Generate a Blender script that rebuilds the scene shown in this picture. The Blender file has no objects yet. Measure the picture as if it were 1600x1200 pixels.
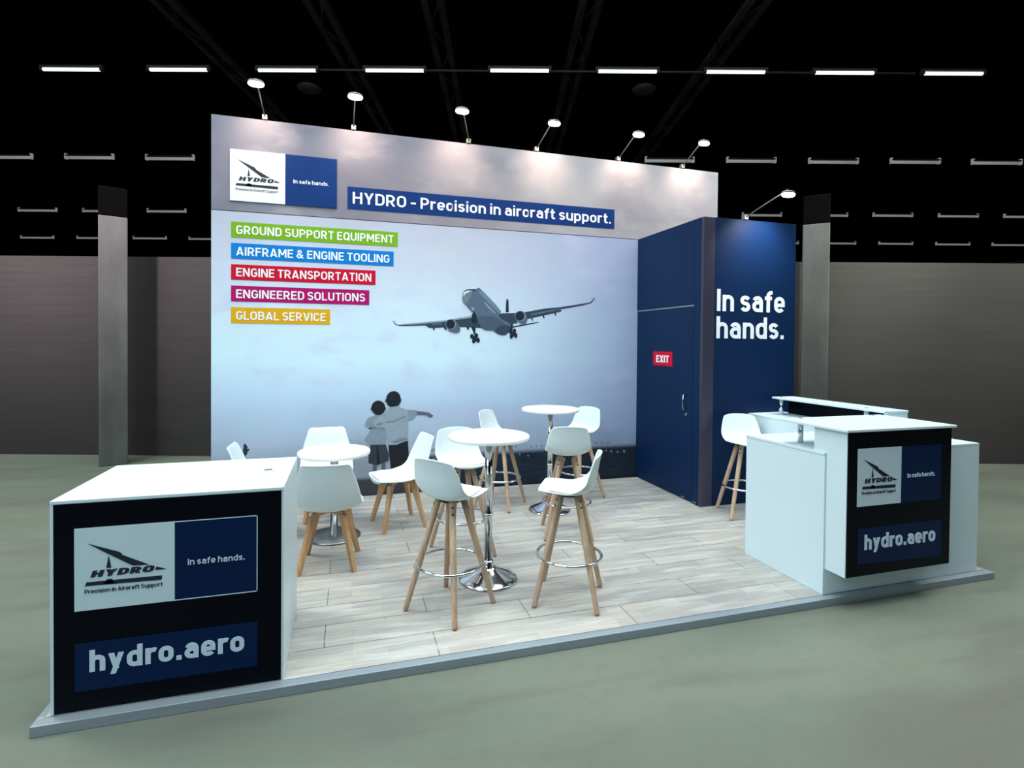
import bpy, bmesh, math, random
from mathutils import Vector, Matrix, Euler
random.seed(7)
SC = bpy.context.scene
COL = SC.collection
PI = math.pi

# ------------------------------------------------------------------ camera
cam_d = bpy.data.cameras.new('camera')
cam = bpy.data.objects.new('camera', cam_d); COL.objects.link(cam)
YAW, PITCH, ROLL = -0.2822, -0.0148, 0.0087
right = Vector((math.cos(YAW), math.sin(YAW), 0)); fwd = Vector((-math.sin(YAW), math.cos(YAW), 0)); up = Vector((0, 0, 1))
fwd, up = fwd*math.cos(PITCH)+up*math.sin(PITCH), up*math.cos(PITCH)-fwd*math.sin(PITCH)
right, up = right*math.cos(ROLL)+up*math.sin(ROLL), up*math.cos(ROLL)-right*math.sin(ROLL)
m = Matrix((right, up, -fwd)).transposed().to_4x4(); m.translation = (1.3401, -6.0051, 1.7)
cam.matrix_world = m
cam_d.sensor_width = 36.0; cam_d.lens = 825.48/1600*36.0
cam_d.shift_x = (800-782.7)/1600; cam_d.shift_y = -(600-547.99)/1600
cam_d.clip_end = 300
SC.camera = cam
SC.view_settings.view_transform = 'Standard'; SC.view_settings.look = 'None'
SC.view_settings.gamma = 1.0; SC.view_settings.use_curve_mapping = False
SC.view_settings.exposure = 0.0

# ------------------------------------------------------------------ world, overhead light, added fill and wall lights
w = bpy.data.worlds.new('world'); SC.world = w; w.use_nodes = True
w.node_tree.nodes['Background'].inputs[0].default_value = (0.5, 0.6, 0.7, 1); w.node_tree.nodes['Background'].inputs[1].default_value = 0.004
def lamp(name, kind, loc, target, energy, color, size=1.0, size_y=None, spot=None, blend=0.5, parent=None):
    d = bpy.data.lights.new(name, kind); d.energy = energy; d.color = color
    if kind == 'AREA':
        d.shape = 'RECTANGLE'; d.size = size; d.size_y = size_y or size
    else:
        d.shadow_soft_size = size
    if kind == 'SPOT':
        d.spot_size = spot; d.spot_blend = blend
    o = bpy.data.objects.new(name, d); COL.objects.link(o)
    o.location = loc
    o.rotation_euler = (Vector(target)-Vector(loc)).to_track_quat('-Z', 'Y').to_euler()
    if parent: o.parent = parent
    return o
lamp('unseen_area_light', 'AREA', (2.6, -3.6, 9.0), (2.6, -3.0, 0), 1250, (0.86, 0.97, 1.0), 9, 6)
lamp('unseen_area_light', 'AREA', (-7.0, -9.5, 7.5), (2.6, -1.0, 1.2), 920, (0.68, 0.90, 1.0), 8, 5)  # unseen fill added behind the camera to brighten the front faces
for tx, ty in ((-4.6, 4.03), (-1.9, 3.23)):
    lamp('added_wall_spot', 'SPOT', (tx-1.6, ty-5.4, 8.3), (tx, ty, 4.1), 6500, (1.0, 0.78, 0.86), 0.25, spot=math.radians(44), blend=1.0)  # added spots; their cones shape the bright pinkish top of the partition
lamp('unseen_area_light', 'AREA', (-4.6, 0.4, 8.6), (-4.6, 0.4, 0), 620, (0.95, 1.0, 0.92), 4, 2.5)  # unseen light added to lift the rear floor at left
for tx, ty in ((8.2, 0.24), (11.0, -0.59)):
    lamp('added_wall_spot', 'SPOT', (tx+1.4, ty-5.6, 8.3), (tx, ty, 4.1), 6000, (0.94, 1.0, 0.86), 0.25, spot=math.radians(44), blend=1.0)  # greenish counterpart, put in to grade the right part of the partition
lamp('unseen_area_light', 'AREA', (10.8, -3.4, 8.6), (10.8, -3.4, 0), 480, (0.98, 1.0, 0.90), 4, 2.5)  # likewise added, brightens the floor at rear right

# ------------------------------------------------------------------ materials
def lin(c): return tuple((x/12.92 if x <= 0.04045 else ((x+0.055)/1.055)**2.4) for x in (v/255 for v in c))
def mat(name, rgb, rough=0.5, metal=0.0, vary=0.04, scale=6.0, spec=0.5, emit=None, estr=0.0, stretch=(1, 1, 1), bump=0.0, coat=0.0):
    ma = bpy.data.materials.new(name); ma.use_nodes = True
    nt = ma.node_tree; b = nt.nodes['Principled BSDF']; L = nt.links.new
    b.inputs['Roughness'].default_value = rough; b.inputs['Metallic'].default_value = metal
    b.inputs['Specular IOR Level'].default_value = spec; b.inputs['Coat Weight'].default_value = coat
    tc = nt.nodes.new('ShaderNodeTexCoord'); mp = nt.nodes.new('ShaderNodeMapping'); mp.inputs['Scale'].default_value = stretch
    no = nt.nodes.new('ShaderNodeTexNoise'); no.inputs['Scale'].default_value = scale; no.inputs['Detail'].default_value = 4
    L(tc.outputs['Object'], mp.inputs['Vector']); L(mp.outputs[0], no.inputs['Vector'])
    rp = nt.nodes.new('ShaderNodeValToRGB'); c = lin(rgb)
    rp.color_ramp.elements[0].position = 0.3; rp.color_ramp.elements[1].position = 0.7
    rp.color_ramp.elements[0].color = tuple(v*(1-vary) for v in c)+(1,)
    rp.color_ramp.elements[1].color = tuple(min(1, v*(1+vary)) for v in c)+(1,)
    L(no.outputs[0], rp.inputs[0]); L(rp.outputs[0], b.inputs['Base Color'])
    if bump:
        bp = nt.nodes.new('ShaderNodeBump'); bp.inputs['Strength'].default_value = bump; bp.inputs['Distance'].default_value = 0.01
        L(no.outputs[0], bp.inputs['Height']); L(bp.outputs[0], b.inputs['Normal'])
    if emit:
        b.inputs['Emission Color'].default_value = lin(emit)+(1,); b.inputs['Emission Strength'].default_value = estr
    return ma

def math_node(nt, op, a, b=None, clamp=False):
    n = nt.nodes.new('ShaderNodeMath'); n.operation = op; n.use_clamp = clamp
    for i, v in enumerate((a, b)):
        if v is None: continue
        if isinstance(v, (int, float)): n.inputs[i].default_value = v
        else: nt.links.new(v, n.inputs[i])
    return n.outputs[0]
def smooth(nt, v, lo, hi):
    n = nt.nodes.new('ShaderNodeMapRange'); n.interpolation_type = 'SMOOTHSTEP'
    n.inputs['From Min'].default_value = lo; n.inputs['From Max'].default_value = hi
    nt.links.new(v, n.inputs['Value']); return n.outputs[0]
def mixc(nt, f, a, b, mode='MIX'):
    n = nt.nodes.new('ShaderNodeMix'); n.data_type = 'RGBA'; n.blend_type = mode
    for i, v in ((0, f), (6, a), (7, b)):
        if isinstance(v, (int, float)): n.inputs[i].default_value = v
        elif isinstance(v, tuple): n.inputs[i].default_value = v+(1,) if len(v) == 3 else v
        else: nt.links.new(v, n.inputs[i])
    return n.outputs[2]
def noise(nt, vec, scale, detail=4, stretch=(1, 1, 1)):
    mp = nt.nodes.new('ShaderNodeMapping'); mp.inputs['Scale'].default_value = stretch
    n = nt.nodes.new('ShaderNodeTexNoise'); n.inputs['Scale'].default_value = scale; n.inputs['Detail'].default_value = detail
    nt.links.new(vec, mp.inputs['Vector']); nt.links.new(mp.outputs[0], n.inputs['Vector']); return n.outputs[0]
def ramp(nt, v, stops):
    n = nt.nodes.new('ShaderNodeValToRGB'); cr = n.color_ramp
    while len(cr.elements) < len(stops): cr.elements.new(0.5)
    for e, (p, c) in zip(cr.elements, stops): e.position = p; e.color = lin(c)+(1,)
    nt.links.new(v, n.inputs[0]); return n.outputs[0]
def newmat(name, rough):
    ma = bpy.data.materials.new(name); ma.use_nodes = True; nt = ma.node_tree
    b = nt.nodes['Principled BSDF']; b.inputs['Roughness'].default_value = rough
    tc = nt.nodes.new('ShaderNodeTexCoord'); sx = nt.nodes.new('ShaderNodeSeparateXYZ'); nt.links.new(tc.outputs['Object'], sx.inputs[0])
    return ma, nt, b, tc.outputs['Object'], sx.outputs

# printed sky of the big wall graphic
def sky_print(name, upper):
    ma, nt, b, oc, xyz = newmat(name, 0.6)
    b.inputs['Specular IOR Level'].default_value = 0.2
    X, Z = xyz[0], xyz[2]
    n1 = noise(nt, oc, 0.9, 5, (1, 1, 1.8)); n2 = noise(nt, oc, 2.6, 6, (0.8, 1, 1.6))
    if upper:
        c = ramp(nt, smooth(nt, X, 0.0, 6.0), [(0.0, (124, 122, 136)), (0.3, (144, 136, 144)), (0.75, (166, 160, 164)), (1.0, (164, 160, 168))])
        c = mixc(nt, math_node(nt, 'MULTIPLY', smooth(nt, n1, 0.38, 0.68), 0.55), c, lin((110, 106, 120)))
        c = mixc(nt, math_node(nt, 'MULTIPLY', smooth(nt, n2, 0.5, 0.75), 0.35), c, lin((180, 174, 178)))
    else:
        zz = math_node(nt, 'DIVIDE', math_node(nt, 'ADD', Z, math_node(nt, 'MULTIPLY', math_node(nt, 'SUBTRACT', n1, 0.5), 0.5)), 3.1)
        c = ramp(nt, zz, [(0.0, (130, 144, 160)), (0.15, (150, 166, 182)), (0.23, (172, 191, 213)), (0.34, (190, 212, 236)), (0.50, (208, 232, 244)), (0.66, (206, 222, 236)), (0.82, (196, 202, 218)), (0.97, (178, 180, 196))])
        dark = smooth(nt, X, 2.2, 5.2)
        c = mixc(nt, math_node(nt, 'MULTIPLY', dark, 0.75), c, lin((136, 150, 186)))
        c = mixc(nt, math_node(nt, 'MULTIPLY', smooth(nt, n2, 0.46, 0.72), 0.38), c, lin((190, 188, 220)))
        # dark ground and horizon of the picture
        hz = nt.nodes.new('ShaderNodeMapRange'); hz.interpolation_type = 'SMOOTHSTEP'
        for k_, v_ in (('From Min', 1.75), ('From Max', 2.25), ('To Min', 0.20), ('To Max', 0.42)): hz.inputs[k_].default_value = v_
        nt.links.new(X, hz.inputs['Value'])
        dz = math_node(nt, 'SUBTRACT', hz.outputs[0], Z)
        gr = mixc(nt, smooth(nt, noise(nt, oc, 9, 5, (0.5, 1, 3)), 0.4, 0.7), lin((26, 38, 52)), lin((36, 48, 62)))
        gr = mixc(nt, smooth(nt, X, 2.6, 1.6), gr, lin((62, 66, 74)))
        c = mixc(nt, smooth(nt, math_node(nt, 'ADD', dz, math_node(nt, 'MULTIPLY', math_node(nt, 'SUBTRACT', n2, 0.5), 0.06)), -0.02, 0.05), c, gr)
    nt.links.new(c, b.inputs['Base Color']); return ma
M = {}
M['sky_upper'] = sky_print('printed_cloud_sky', True)
M['sky'] = sky_print('printed_airport_sky', False)
M['white'] = mat('white_laminate', (208, 224, 231), 0.35, vary=0.015, scale=2)
M['white_side'] = M['white']
M['plastic'] = mat('white_moulded_plastic', (216, 228, 231), 0.32, vary=0.01)
M['pad'] = mat('white_leatherette_pad', (236, 236, 236), 0.5, vary=0.015, scale=60, bump=0.05)
M['tabletop'] = mat('white_table_laminate', (240, 240, 240), 0.35, vary=0.01)
M['wood'] = mat('beech_wood', (184, 154, 128), 0.5, vary=0.16, scale=9, stretch=(6, 6, 0.7))
M['wood_dark'] = mat('oiled_beech', (192, 150, 108), 0.5, vary=0.14, scale=9, stretch=(6, 6, 0.7))
M['chrome'] = mat('polished_chrome', (214, 218, 220), 0.13, 1.0, vary=0.02)
M['steel'] = mat('brushed_steel', (150, 152, 155), 0.34, 1.0, vary=0.06, scale=20)
M['alu'] = mat('anodised_aluminium', (150, 160, 168), 0.45, 0.35, vary=0.05, scale=8, stretch=(0.3, 8, 8))
M['black'] = mat('black_screw', (14, 14, 14), 0.5)
M['navy'] = mat('navy_wall_print', (9, 36, 70), 0.5, vary=0.06, scale=1.2, spec=0.15)
M['navy_front'] = mat('dark_navy_front', (1, 5, 16), 0.35, vary=0.08, scale=1.5, spec=0.1)
M['blue_plate'] = mat('blue_plate', (2, 29, 68), 0.4, vary=0.05, scale=2, spec=0.12)
M['plate_white'] = mat('white_plate', (226, 226, 226), 0.4, vary=0.015)
M['pale_plate'] = mat('pale_plate', (196, 214, 224), 0.4, vary=0.015)
M['royal'] = mat('royal_blue_plate', (16, 50, 108), 0.45, vary=0.05, scale=2, spec=0.15)
M['ink'] = mat('navy_ink', (10, 22, 40), 0.5, vary=0.05)
M['letter'] = mat('white_letter', (236, 238, 240), 0.5, vary=0.01)
M['letter_blue'] = mat('pale_blue_letter', (196, 214, 232), 0.5, vary=0.01)
M['green'] = mat('lime_green_strip', (116, 166, 28), 0.5, vary=0.03, spec=0.15)
M['azure'] = mat('azure_strip', (8, 118, 196), 0.5, vary=0.03, spec=0.15)
M['red'] = mat('red_strip', (198, 12, 46), 0.5, vary=0.03, spec=0.15)
M['magenta'] = mat('magenta_strip', (172, 14, 98), 0.5, vary=0.03, spec=0.15)
M['yellow'] = mat('amber_strip', (222, 164, 20), 0.5, vary=0.03, spec=0.15)
M['seam'] = mat('dark_seam', (40, 44, 56), 0.7)
M['concrete'] = mat('bare_concrete', (78, 78, 76), 0.85, vary=0.28, scale=3, stretch=(1.5, 1.5, 0.5), bump=0.2)
M['black_paint_and_shade'] = mat('matt_black_paint_and_shade', (3, 3, 3), 0.95, vary=0.1, spec=0.05)  # also paints the unlit tops of the hall columns
M['truss'] = mat('dark_truss_steel', (58, 48, 54), 0.8, vary=0.5, scale=0.9, spec=0.1)
M['rail'] = mat('dark_rail', (52, 44, 50), 0.7, vary=0.2)
M['tube_on'] = mat('lit_tube', (240, 255, 240), 0.4, emit=(228, 255, 232), estr=2.2)
M['tube_dim'] = mat('dim_tube', (200, 205, 200), 0.4, emit=(190, 192, 190), estr=0.32)
M['lamp_lens'] = mat('lit_lamp_lens', (255, 250, 235), 0.4, emit=(255, 250, 232), estr=6.0)
M['lamp_body'] = mat('silver_lamp_housing', (120, 118, 112), 0.4, 0.3, vary=0.03)
M['paper'] = mat('white_paper', (238, 240, 240), 0.7, vary=0.01)
for nm, c in dict(deep=(26, 38, 52), dark=(50, 64, 82), mid=(96, 112, 128), light=(140, 156, 168), body=(86, 102, 124), belly=(70, 86, 104), side=(106, 126, 144), cheek=(104, 124, 136), white=(200, 218, 228), engine=(84, 98, 114),
                  skin=(126, 134, 146), skin2=(92, 98, 112), shirt=(146, 160, 174), shirt2=(134, 148, 162), fold=(118, 132, 148), hair=(28, 34, 40), hair2=(34, 40, 47), pants=(30, 32, 42), pants2=(54, 62, 74), plant=(34, 52, 66), bokeh=(120, 136, 156)).items():
    M['print_'+nm] = mat('printed_'+nm, c, 0.6, vary=0.05, scale=12, spec=0.2)

# plank floor of the stand
ma, nt, b, oc, xyz = newmat('whitewashed_plank_laminate', 0.42)
br = nt.nodes.new('ShaderNodeTexBrick'); br.offset = 0.5; br.inputs['Scale'].default_value = 1.0
mp = nt.nodes.new('ShaderNodeMapping'); mp.inputs['Location'].default_value = (-0.005, 3.185, 0); nt.links.new(oc, mp.inputs['Vector']); nt.links.new(mp.outputs[0], br.inputs['Vector'])
br.inputs['Brick Width'].default_value = 1.215; br.inputs['Row Height'].default_value = 0.2425; br.inputs['Mortar Size'].default_value = 0.003; br.inputs['Mortar Smooth'].default_value = 0.2; br.inputs['Bias'].default_value = 0.0
br.inputs['Color1'].default_value = lin((188, 185, 180))+(1,); br.inputs['Color2'].default_value = lin((170, 169, 166))+(1,); br.inputs['Mortar'].default_value = lin((84, 84, 86))+(1,)
b2 = nt.nodes.new('ShaderNodeTexBrick'); b2.offset = 0.37; b2.offset_frequency = 2; b2.inputs['Scale'].default_value = 1.0; nt.links.new(mp.outputs[0], b2.inputs['Vector'])
b2.inputs['Brick Width'].default_value = 0.52; b2.inputs['Row Height'].default_value = 0.2425/3; b2.inputs['Mortar Size'].default_value = 0.0008; b2.inputs['Mortar'].default_value = lin((170, 168, 164))+(1,)
b2.inputs['Color1'].default_value = lin((255, 250, 242))+(1,); b2.inputs['Color2'].default_value = lin((216, 214, 214))+(1,)
c = mixc(nt, 0.85, br.outputs[0], b2.outputs[0], 'MULTIPLY')
g1 = noise(nt, oc, 7, 6, (0.6, 9, 1)); g2 = noise(nt, oc, 3, 4, (0.7, 5, 1)); kn = noise(nt, oc, 11, 2, (0.9, 2.2, 1))
c = mixc(nt, math_node(nt, 'MULTIPLY', smooth(nt, g1, 0.42, 0.70), 0.45), c, lin((146, 138, 130)))
c = mixc(nt, math_node(nt, 'MULTIPLY', smooth(nt, g2, 0.48, 0.66), 0.40), c, lin((204, 208, 210)))
c = mixc(nt, math_node(nt, 'MULTIPLY', smooth(nt, kn, 0.72, 0.80), 0.6), c, lin((140, 132, 124)))
nt.links.new(c, b.inputs['Base Color']); M['plank'] = ma
# hall floor: old sealed screed
ma, nt, b, oc, xyz = newmat('worn_grey_green_screed', 0.62)
a1 = noise(nt, oc, 0.5, 6, (0.5, 1.4, 1)); a2 = noise(nt, oc, 2.2, 6, (0.4, 2.0, 1)); a3 = noise(nt, oc, 14, 5)
c = mixc(nt, smooth(nt, a1, 0.4, 0.64), lin((97, 104, 92)), lin((108, 114, 101)))
c = mixc(nt, math_node(nt, 'MULTIPLY', smooth(nt, a2, 0.48, 0.72), 0.45), c, lin((84, 82, 76)))
c = mixc(nt, math_node(nt, 'MULTIPLY', smooth(nt, a3, 0.45, 0.8), 0.20), c, lin((78, 82, 76)))
a4 = noise(nt, oc, 0.55, 5, (0.5, 1.1, 1))
c = mixc(nt, math_node(nt, 'MULTIPLY', smooth(nt, a4, 0.52, 0.68), 0.55), c, lin((88, 82, 77)))
nt.links.new(c, b.inputs['Base Color']); M['screed'] = ma
# hall partition wall
ma, nt, b, oc, xyz = newmat('dark_streaked_cladding', 0.8)
b.inputs['Specular IOR Level'].default_value = 0.15
a1 = noise(nt, oc, 2.0, 6, (0.35, 1, 9)); a2 = noise(nt, oc, 0.7, 3, (0.5, 1, 4))
c = mixc(nt, smooth(nt, a1, 0.3, 0.75), lin((50, 48, 48)), lin((55, 53, 52)))
c = mixc(nt, math_node(nt, 'MULTIPLY', smooth(nt, a2, 0.45, 0.7), 0.3), c, lin((47, 45, 44)))
nt.links.new(c, b.inputs['Base Color']); M['cladding'] = ma

# ------------------------------------------------------------------ mesh helpers
class MB:
    def __init__(s): s.bm = bmesh.new(); s.mi = 0
    def _tag(s, faces):
        for f in faces: f.material_index = s.mi
    def box(s, x0, x1, y0, y1, z0, z1, bevel=0.0):
        v = [s.bm.verts.new(p) for p in ((x0,y0,z0),(x1,y0,z0),(x1,y1,z0),(x0,y1,z0),(x0,y0,z1),(x1,y0,z1),(x1,y1,z1),(x0,y1,z1))]
        fs = [s.bm.faces.new([v[i] for i in q]) for q in ((3,2,1,0),(4,5,6,7),(0,1,5,4),(1,2,6,5),(2,3,7,6),(3,0,4,7))]
        s._tag(fs)
        if bevel:
            es = {e for f in fs for e in f.edges}
            r = bmesh.ops.bevel(s.bm, geom=list(es), offset=bevel, segments=2, affect='EDGES', profile=0.5)
            s._tag(r['faces'])
        return s
    def rings(s, rings, caps=True, close=False):
        rows = [[s.bm.verts.new(p) for p in r] for r in rings]; n = len(rows[0]); fs = []
        seq = list(zip(rows, rows[1:]))+([(rows[-1], rows[0])] if close else [])
        for a, b_ in seq:
            for i in range(n): fs.append(s.bm.faces.new((a[i], a[(i+1) % n], b_[(i+1) % n], b_[i])))
        if caps and not close: fs += [s.bm.faces.new(rows[0][::-1]), s.bm.faces.new(rows[-1])]
        for f in fs: f.smooth = True
        if caps and not close: fs[-1].smooth = fs[-2].smooth = False
        s._tag(fs); return s
    def tube(s, pts, r, n=14):
        pts = [Vector(p) for p in pts]; rr = r if isinstance(r, (list, tuple)) else [r]*len(pts); out = []
        for i, p in enumerate(pts):
            d = (pts[min(i+1, len(pts)-1)]-pts[max(i-1, 0)]).normalized()
            q = d.to_track_quat('Z', 'Y') if abs(d.z) < 0.999 else Euler((0 if d.z > 0 else PI, 0, 0)).to_quaternion()
            out.append([p+q @ Vector((rr[i]*math.cos(2*PI*k/n), rr[i]*math.sin(2*PI*k/n), 0)) for k in range(n)])
        return s.rings(out)
    def lathe(s, prof, n=40, c=(0, 0)):
        return s.rings([[(c[0]+max(r, 1e-4)*math.cos(2*PI*k/n), c[1]+max(r, 1e-4)*math.sin(2*PI*k/n), z) for k in range(n)] for r, z in prof])
    def torus(s, R, r, z, n=48, k=12):
        return s.rings([[((R+r*math.cos(2*PI*j/k))*math.cos(2*PI*i/n), (R+r*math.cos(2*PI*j/k))*math.sin(2*PI*i/n), z+r*math.sin(2*PI*j/k)) for j in range(k)] for i in range(n)], close=True)
    def prism(s, pts, fr, d0, d1):
        # a flat printed or cut shape: outline in the plane of the frame, from depth d0 to d1 along its normal
        O, U, V, N = fr
        a = [s.bm.verts.new(O+U*u+V*v+N*d0) for u, v in pts]; b_ = [s.bm.verts.new(O+U*u+V*v+N*d1) for u, v in pts]; n = len(a)
        area = sum(pts[i][0]*pts[(i+1) % n][1]-pts[(i+1) % n][0]*pts[i][1] for i in range(n))
        fs = [s.bm.faces.new(b_ if area > 0 else b_[::-1])]
        for i in range(n):
            q = (a[i], a[(i+1) % n], b_[(i+1) % n], b_[i]); fs.append(s.bm.faces.new(q if area > 0 else q[::-1]))
        s._tag(fs); return s
    def build(s, name, mats, parent=None, loc=None):
        me = bpy.data.meshes.new(name); bmesh.ops.recalc_face_normals(s.bm, faces=s.bm.faces[:]); s.bm.to_mesh(me); s.bm.free()
        for q in (mats if isinstance(mats, (list, tuple)) else [mats]): me.materials.append(q)
        o = bpy.data.objects.new(name, me); COL.objects.link(o)
        if parent: o.parent = parent
        if loc: o.location = loc
        return o
def thing(name, label, cat, loc=(0, 0, 0), rz=0, group=None):
    o = bpy.data.objects.new(name, None); COL.objects.link(o); o.empty_display_size = 0.1
    o.location = loc; o.rotation_euler = (0, 0, rz); o['label'] = label; o['category'] = cat
    if group: o['group'] = group
    return o
def tag(o, label, cat, group=None):
    o['label'] = label; o['category'] = cat
    if group: o['group'] = group
    return o
def struct(o): o['kind'] = 'structure'; return o
def box_obj(name, m_, parent, x0, x1, y0, y1, z0, z1, bevel=0.0):
    return MB().box(x0, x1, y0, y1, z0, z1, bevel).build(name, m_, parent)
def dup(root, loc, rz, label, group):
    r = root.copy(); COL.objects.link(r); r.location = loc; r.rotation_euler = (0, 0, rz); r['label'] = label; r['group'] = group
    for ch in list(root.children):
        c_ = ch.copy(); COL.objects.link(c_); c_.parent = r
        for g in ch.children:
            d_ = g.copy(); COL.objects.link(d_); d_.parent = c_
    return r
def frame(o, u, v, n): return (Vector(o), Vector(u), Vector(v), Vector(n))

# lettering drawn as strokes in the manner of an engineering sans serif: straight stems and round arcs of even weight
def arc(cx, cy, rx, ry, a0, a1, n=9):
    return [(cx+rx*math.cos(math.radians(a0+(a1-a0)*i/n)), cy+ry*math.sin(math.radians(a0+(a1-a0)*i/n))) for i in range(n+1)]
def glyph(ch, w):
    """advance width, strokes [(points, closed)], filled quads"""
    h = w/2; S = []; Q = []; xh = 0.74
    def st(*p, c=False): S.append((list(p), c))
    def dg(xa, ya, xb, yb, k=1.0):      # slanted stroke with level ends
        e = k*h*math.hypot(xb-xa, yb-ya)/abs(yb-ya); Q.append([(xa-e, ya), (xa+e, ya), (xb+e, yb), (xb-e, yb)])
    def stad(x0, x1, y0, y1):
        r = (x1-x0)/2; m_ = (x0+x1)/2; st(*(arc(m_, y1-r, r, r, 0, 180, 14)+arc(m_, y0+r, r, r, 180, 360, 14)), c=True)
    def ess(W, H):
        md = H*0.515; rx = W/2-h; t = (H-h-md)/2; b = (md-h)/2; m_ = W/2
        st(*(arc(m_, md+t, rx, t, 22, 90, 5)+arc(m_, md+t, rx, t, 90, 270, 12)[1:]+arc(m_, h+b, rx, b, 90, -90, 12)[1:]+arc(m_, h+b, rx, b, -90, -158, 5)[1:]))
    def cee(W, H, t0, t1):
        r = W/2-h; st(*([(W-h, t0)]+arc(W/2, H-h-r, r, r, 0, 180, 12)+arc(W/2, h+r, r, r, 180, 360, 12)+[(W-h, t1)]))
    W = 0.62
    if ch == 'A': W = 0.70; dg(h*1.06, 0, W/2-h*0.12, 1); dg(W-h*1.06, 0, W/2+h*0.12, 1); st((0.17, 0.25), (W-0.17, 0.25))
    elif ch == 'B':
        r1 = (1-h-0.525)/2; r2 = (0.525-h)/2; st((h, 0), (h, 1))
        st(*([(h, 1-h)]+arc(W-h-r1-0.02, 0.525+r1, r1, r1, 90, -90)+[(h, 0.525)])); st(*([(h, 0.525)]+arc(W-h-r2, h+r2, r2, r2, 90, -90)+[(h, h)]))
    elif ch == 'C': W = 0.60; cee(W, 1, 0.68, 0.32)
    elif ch == 'D': r = 0.25; st(*([(h, h), (h, 1-h)]+arc(W-h-r, 1-h-r, r, r, 90, 0)+arc(W-h-r, h+r, r, r, 0, -90)), c=True)
    elif ch in 'EF':
        W = 0.54 if ch == 'E' else 0.52; st((h, 0), (h, 1)); st((h, 1-h), (W, 1-h)); st((h, 0.52), (W-0.05, 0.52))
        if ch == 'E': st((h, h), (W, h))
    elif ch == 'G':
        W = 0.62; r = W/2-h; st(*([(W-h, 0.70)]+arc(W/2, 1-h-r, r, r, 0, 180, 12)+arc(W/2, h+r, r, r, 180, 360, 12)+[(W-h, 0.47), (W*0.52, 0.47)]))
    elif ch == 'H': W = 0.64; st((h, 0), (h, 1)); st((W-h, 0), (W-h, 1)); st((h, 0.52), (W-h, 0.52))
    elif ch == 'I': W = w; st((h, 0), (h, 1))
    elif ch == 'L': W = 0.52; st((h, 0), (h, 1)); st((h, h), (W, h))
    elif ch == 'M': W = 0.78; st((h, 0), (h, 1)); st((W-h, 0), (W-h, 1)); dg(h*1.1, 1, W/2, 0.26, 0.95); dg(W-h*1.1, 1, W/2, 0.26, 0.95)
    elif ch == 'N': W = 0.66; st((h, 0), (h, 1)); st((W-h, 0), (W-h, 1)); Q.append([(0.0, 1), (w*1.12, 1), (W, 0), (W-w*1.12, 0)])
    elif ch == 'O': W = 0.64; stad(h, W-h, h, 1-h)
    elif ch == 'Q': W = 0.64; stad(h, W-h, h, 1-h); st((0.38, 0.28), (0.66, -0.02))
    elif ch in 'PR':
        W = 0.60; y = 0.42; r = (1-h-y)/2; st((h, 0), (h, 1)); st(*([(h, 1-h)]+arc(W-h-r, y+r, r, r, 90, -90)+[(h, y)]))
        if ch == 'R': W = 0.63; dg(0.31, y, W-h*1.1, 0)
    elif ch == 'S': W = 0.58; ess(W, 1)
    elif ch == 'T': W = 0.58; st((W/2, 0), (W/2, 1)); st((0, 1-h), (W, 1-h))
    elif ch == 'U': W = 0.63; r = W/2-h; st(*([(h, 1)]+arc(W/2, h+r, r, r, 180, 360, 12)+[(W-h, 1)]))
    elif ch == 'V': W = 0.68; dg(h*1.06, 1, W/2-h*0.12, 0); dg(W-h*1.06, 1, W/2+h*0.12, 0)
    elif ch == 'X': W = 0.66; dg(h*1.15, 1, W-h*1.15, 0); dg(W-h*1.15, 1, h*1.15, 0)
    elif ch == 'Y': W = 0.66; dg(h*1.15, 1, W/2, 0.40); dg(W-h*1.15, 1, W/2, 0.40); st((W/2, 0), (W/2, 0.44))
    elif ch == '&':
        W = 0.72; dg(W-h*1.1, 0, 0.20, 0.66); st(*(arc(0.31, 0.78, 0.145, 0.22-h, 215, -40, 12)+arc(0.27, 0.27, 0.27-h, 0.27-h, 112, 300, 12)+[(0.60, 0.46)]))
    elif ch == '-': W = 0.36; st((0.0, 0.42), (W, 0.42))
    elif ch == '.': W = w*1.1; st((W/2, 0), (W/2, w*1.08))
    elif ch == 'a':
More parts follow.
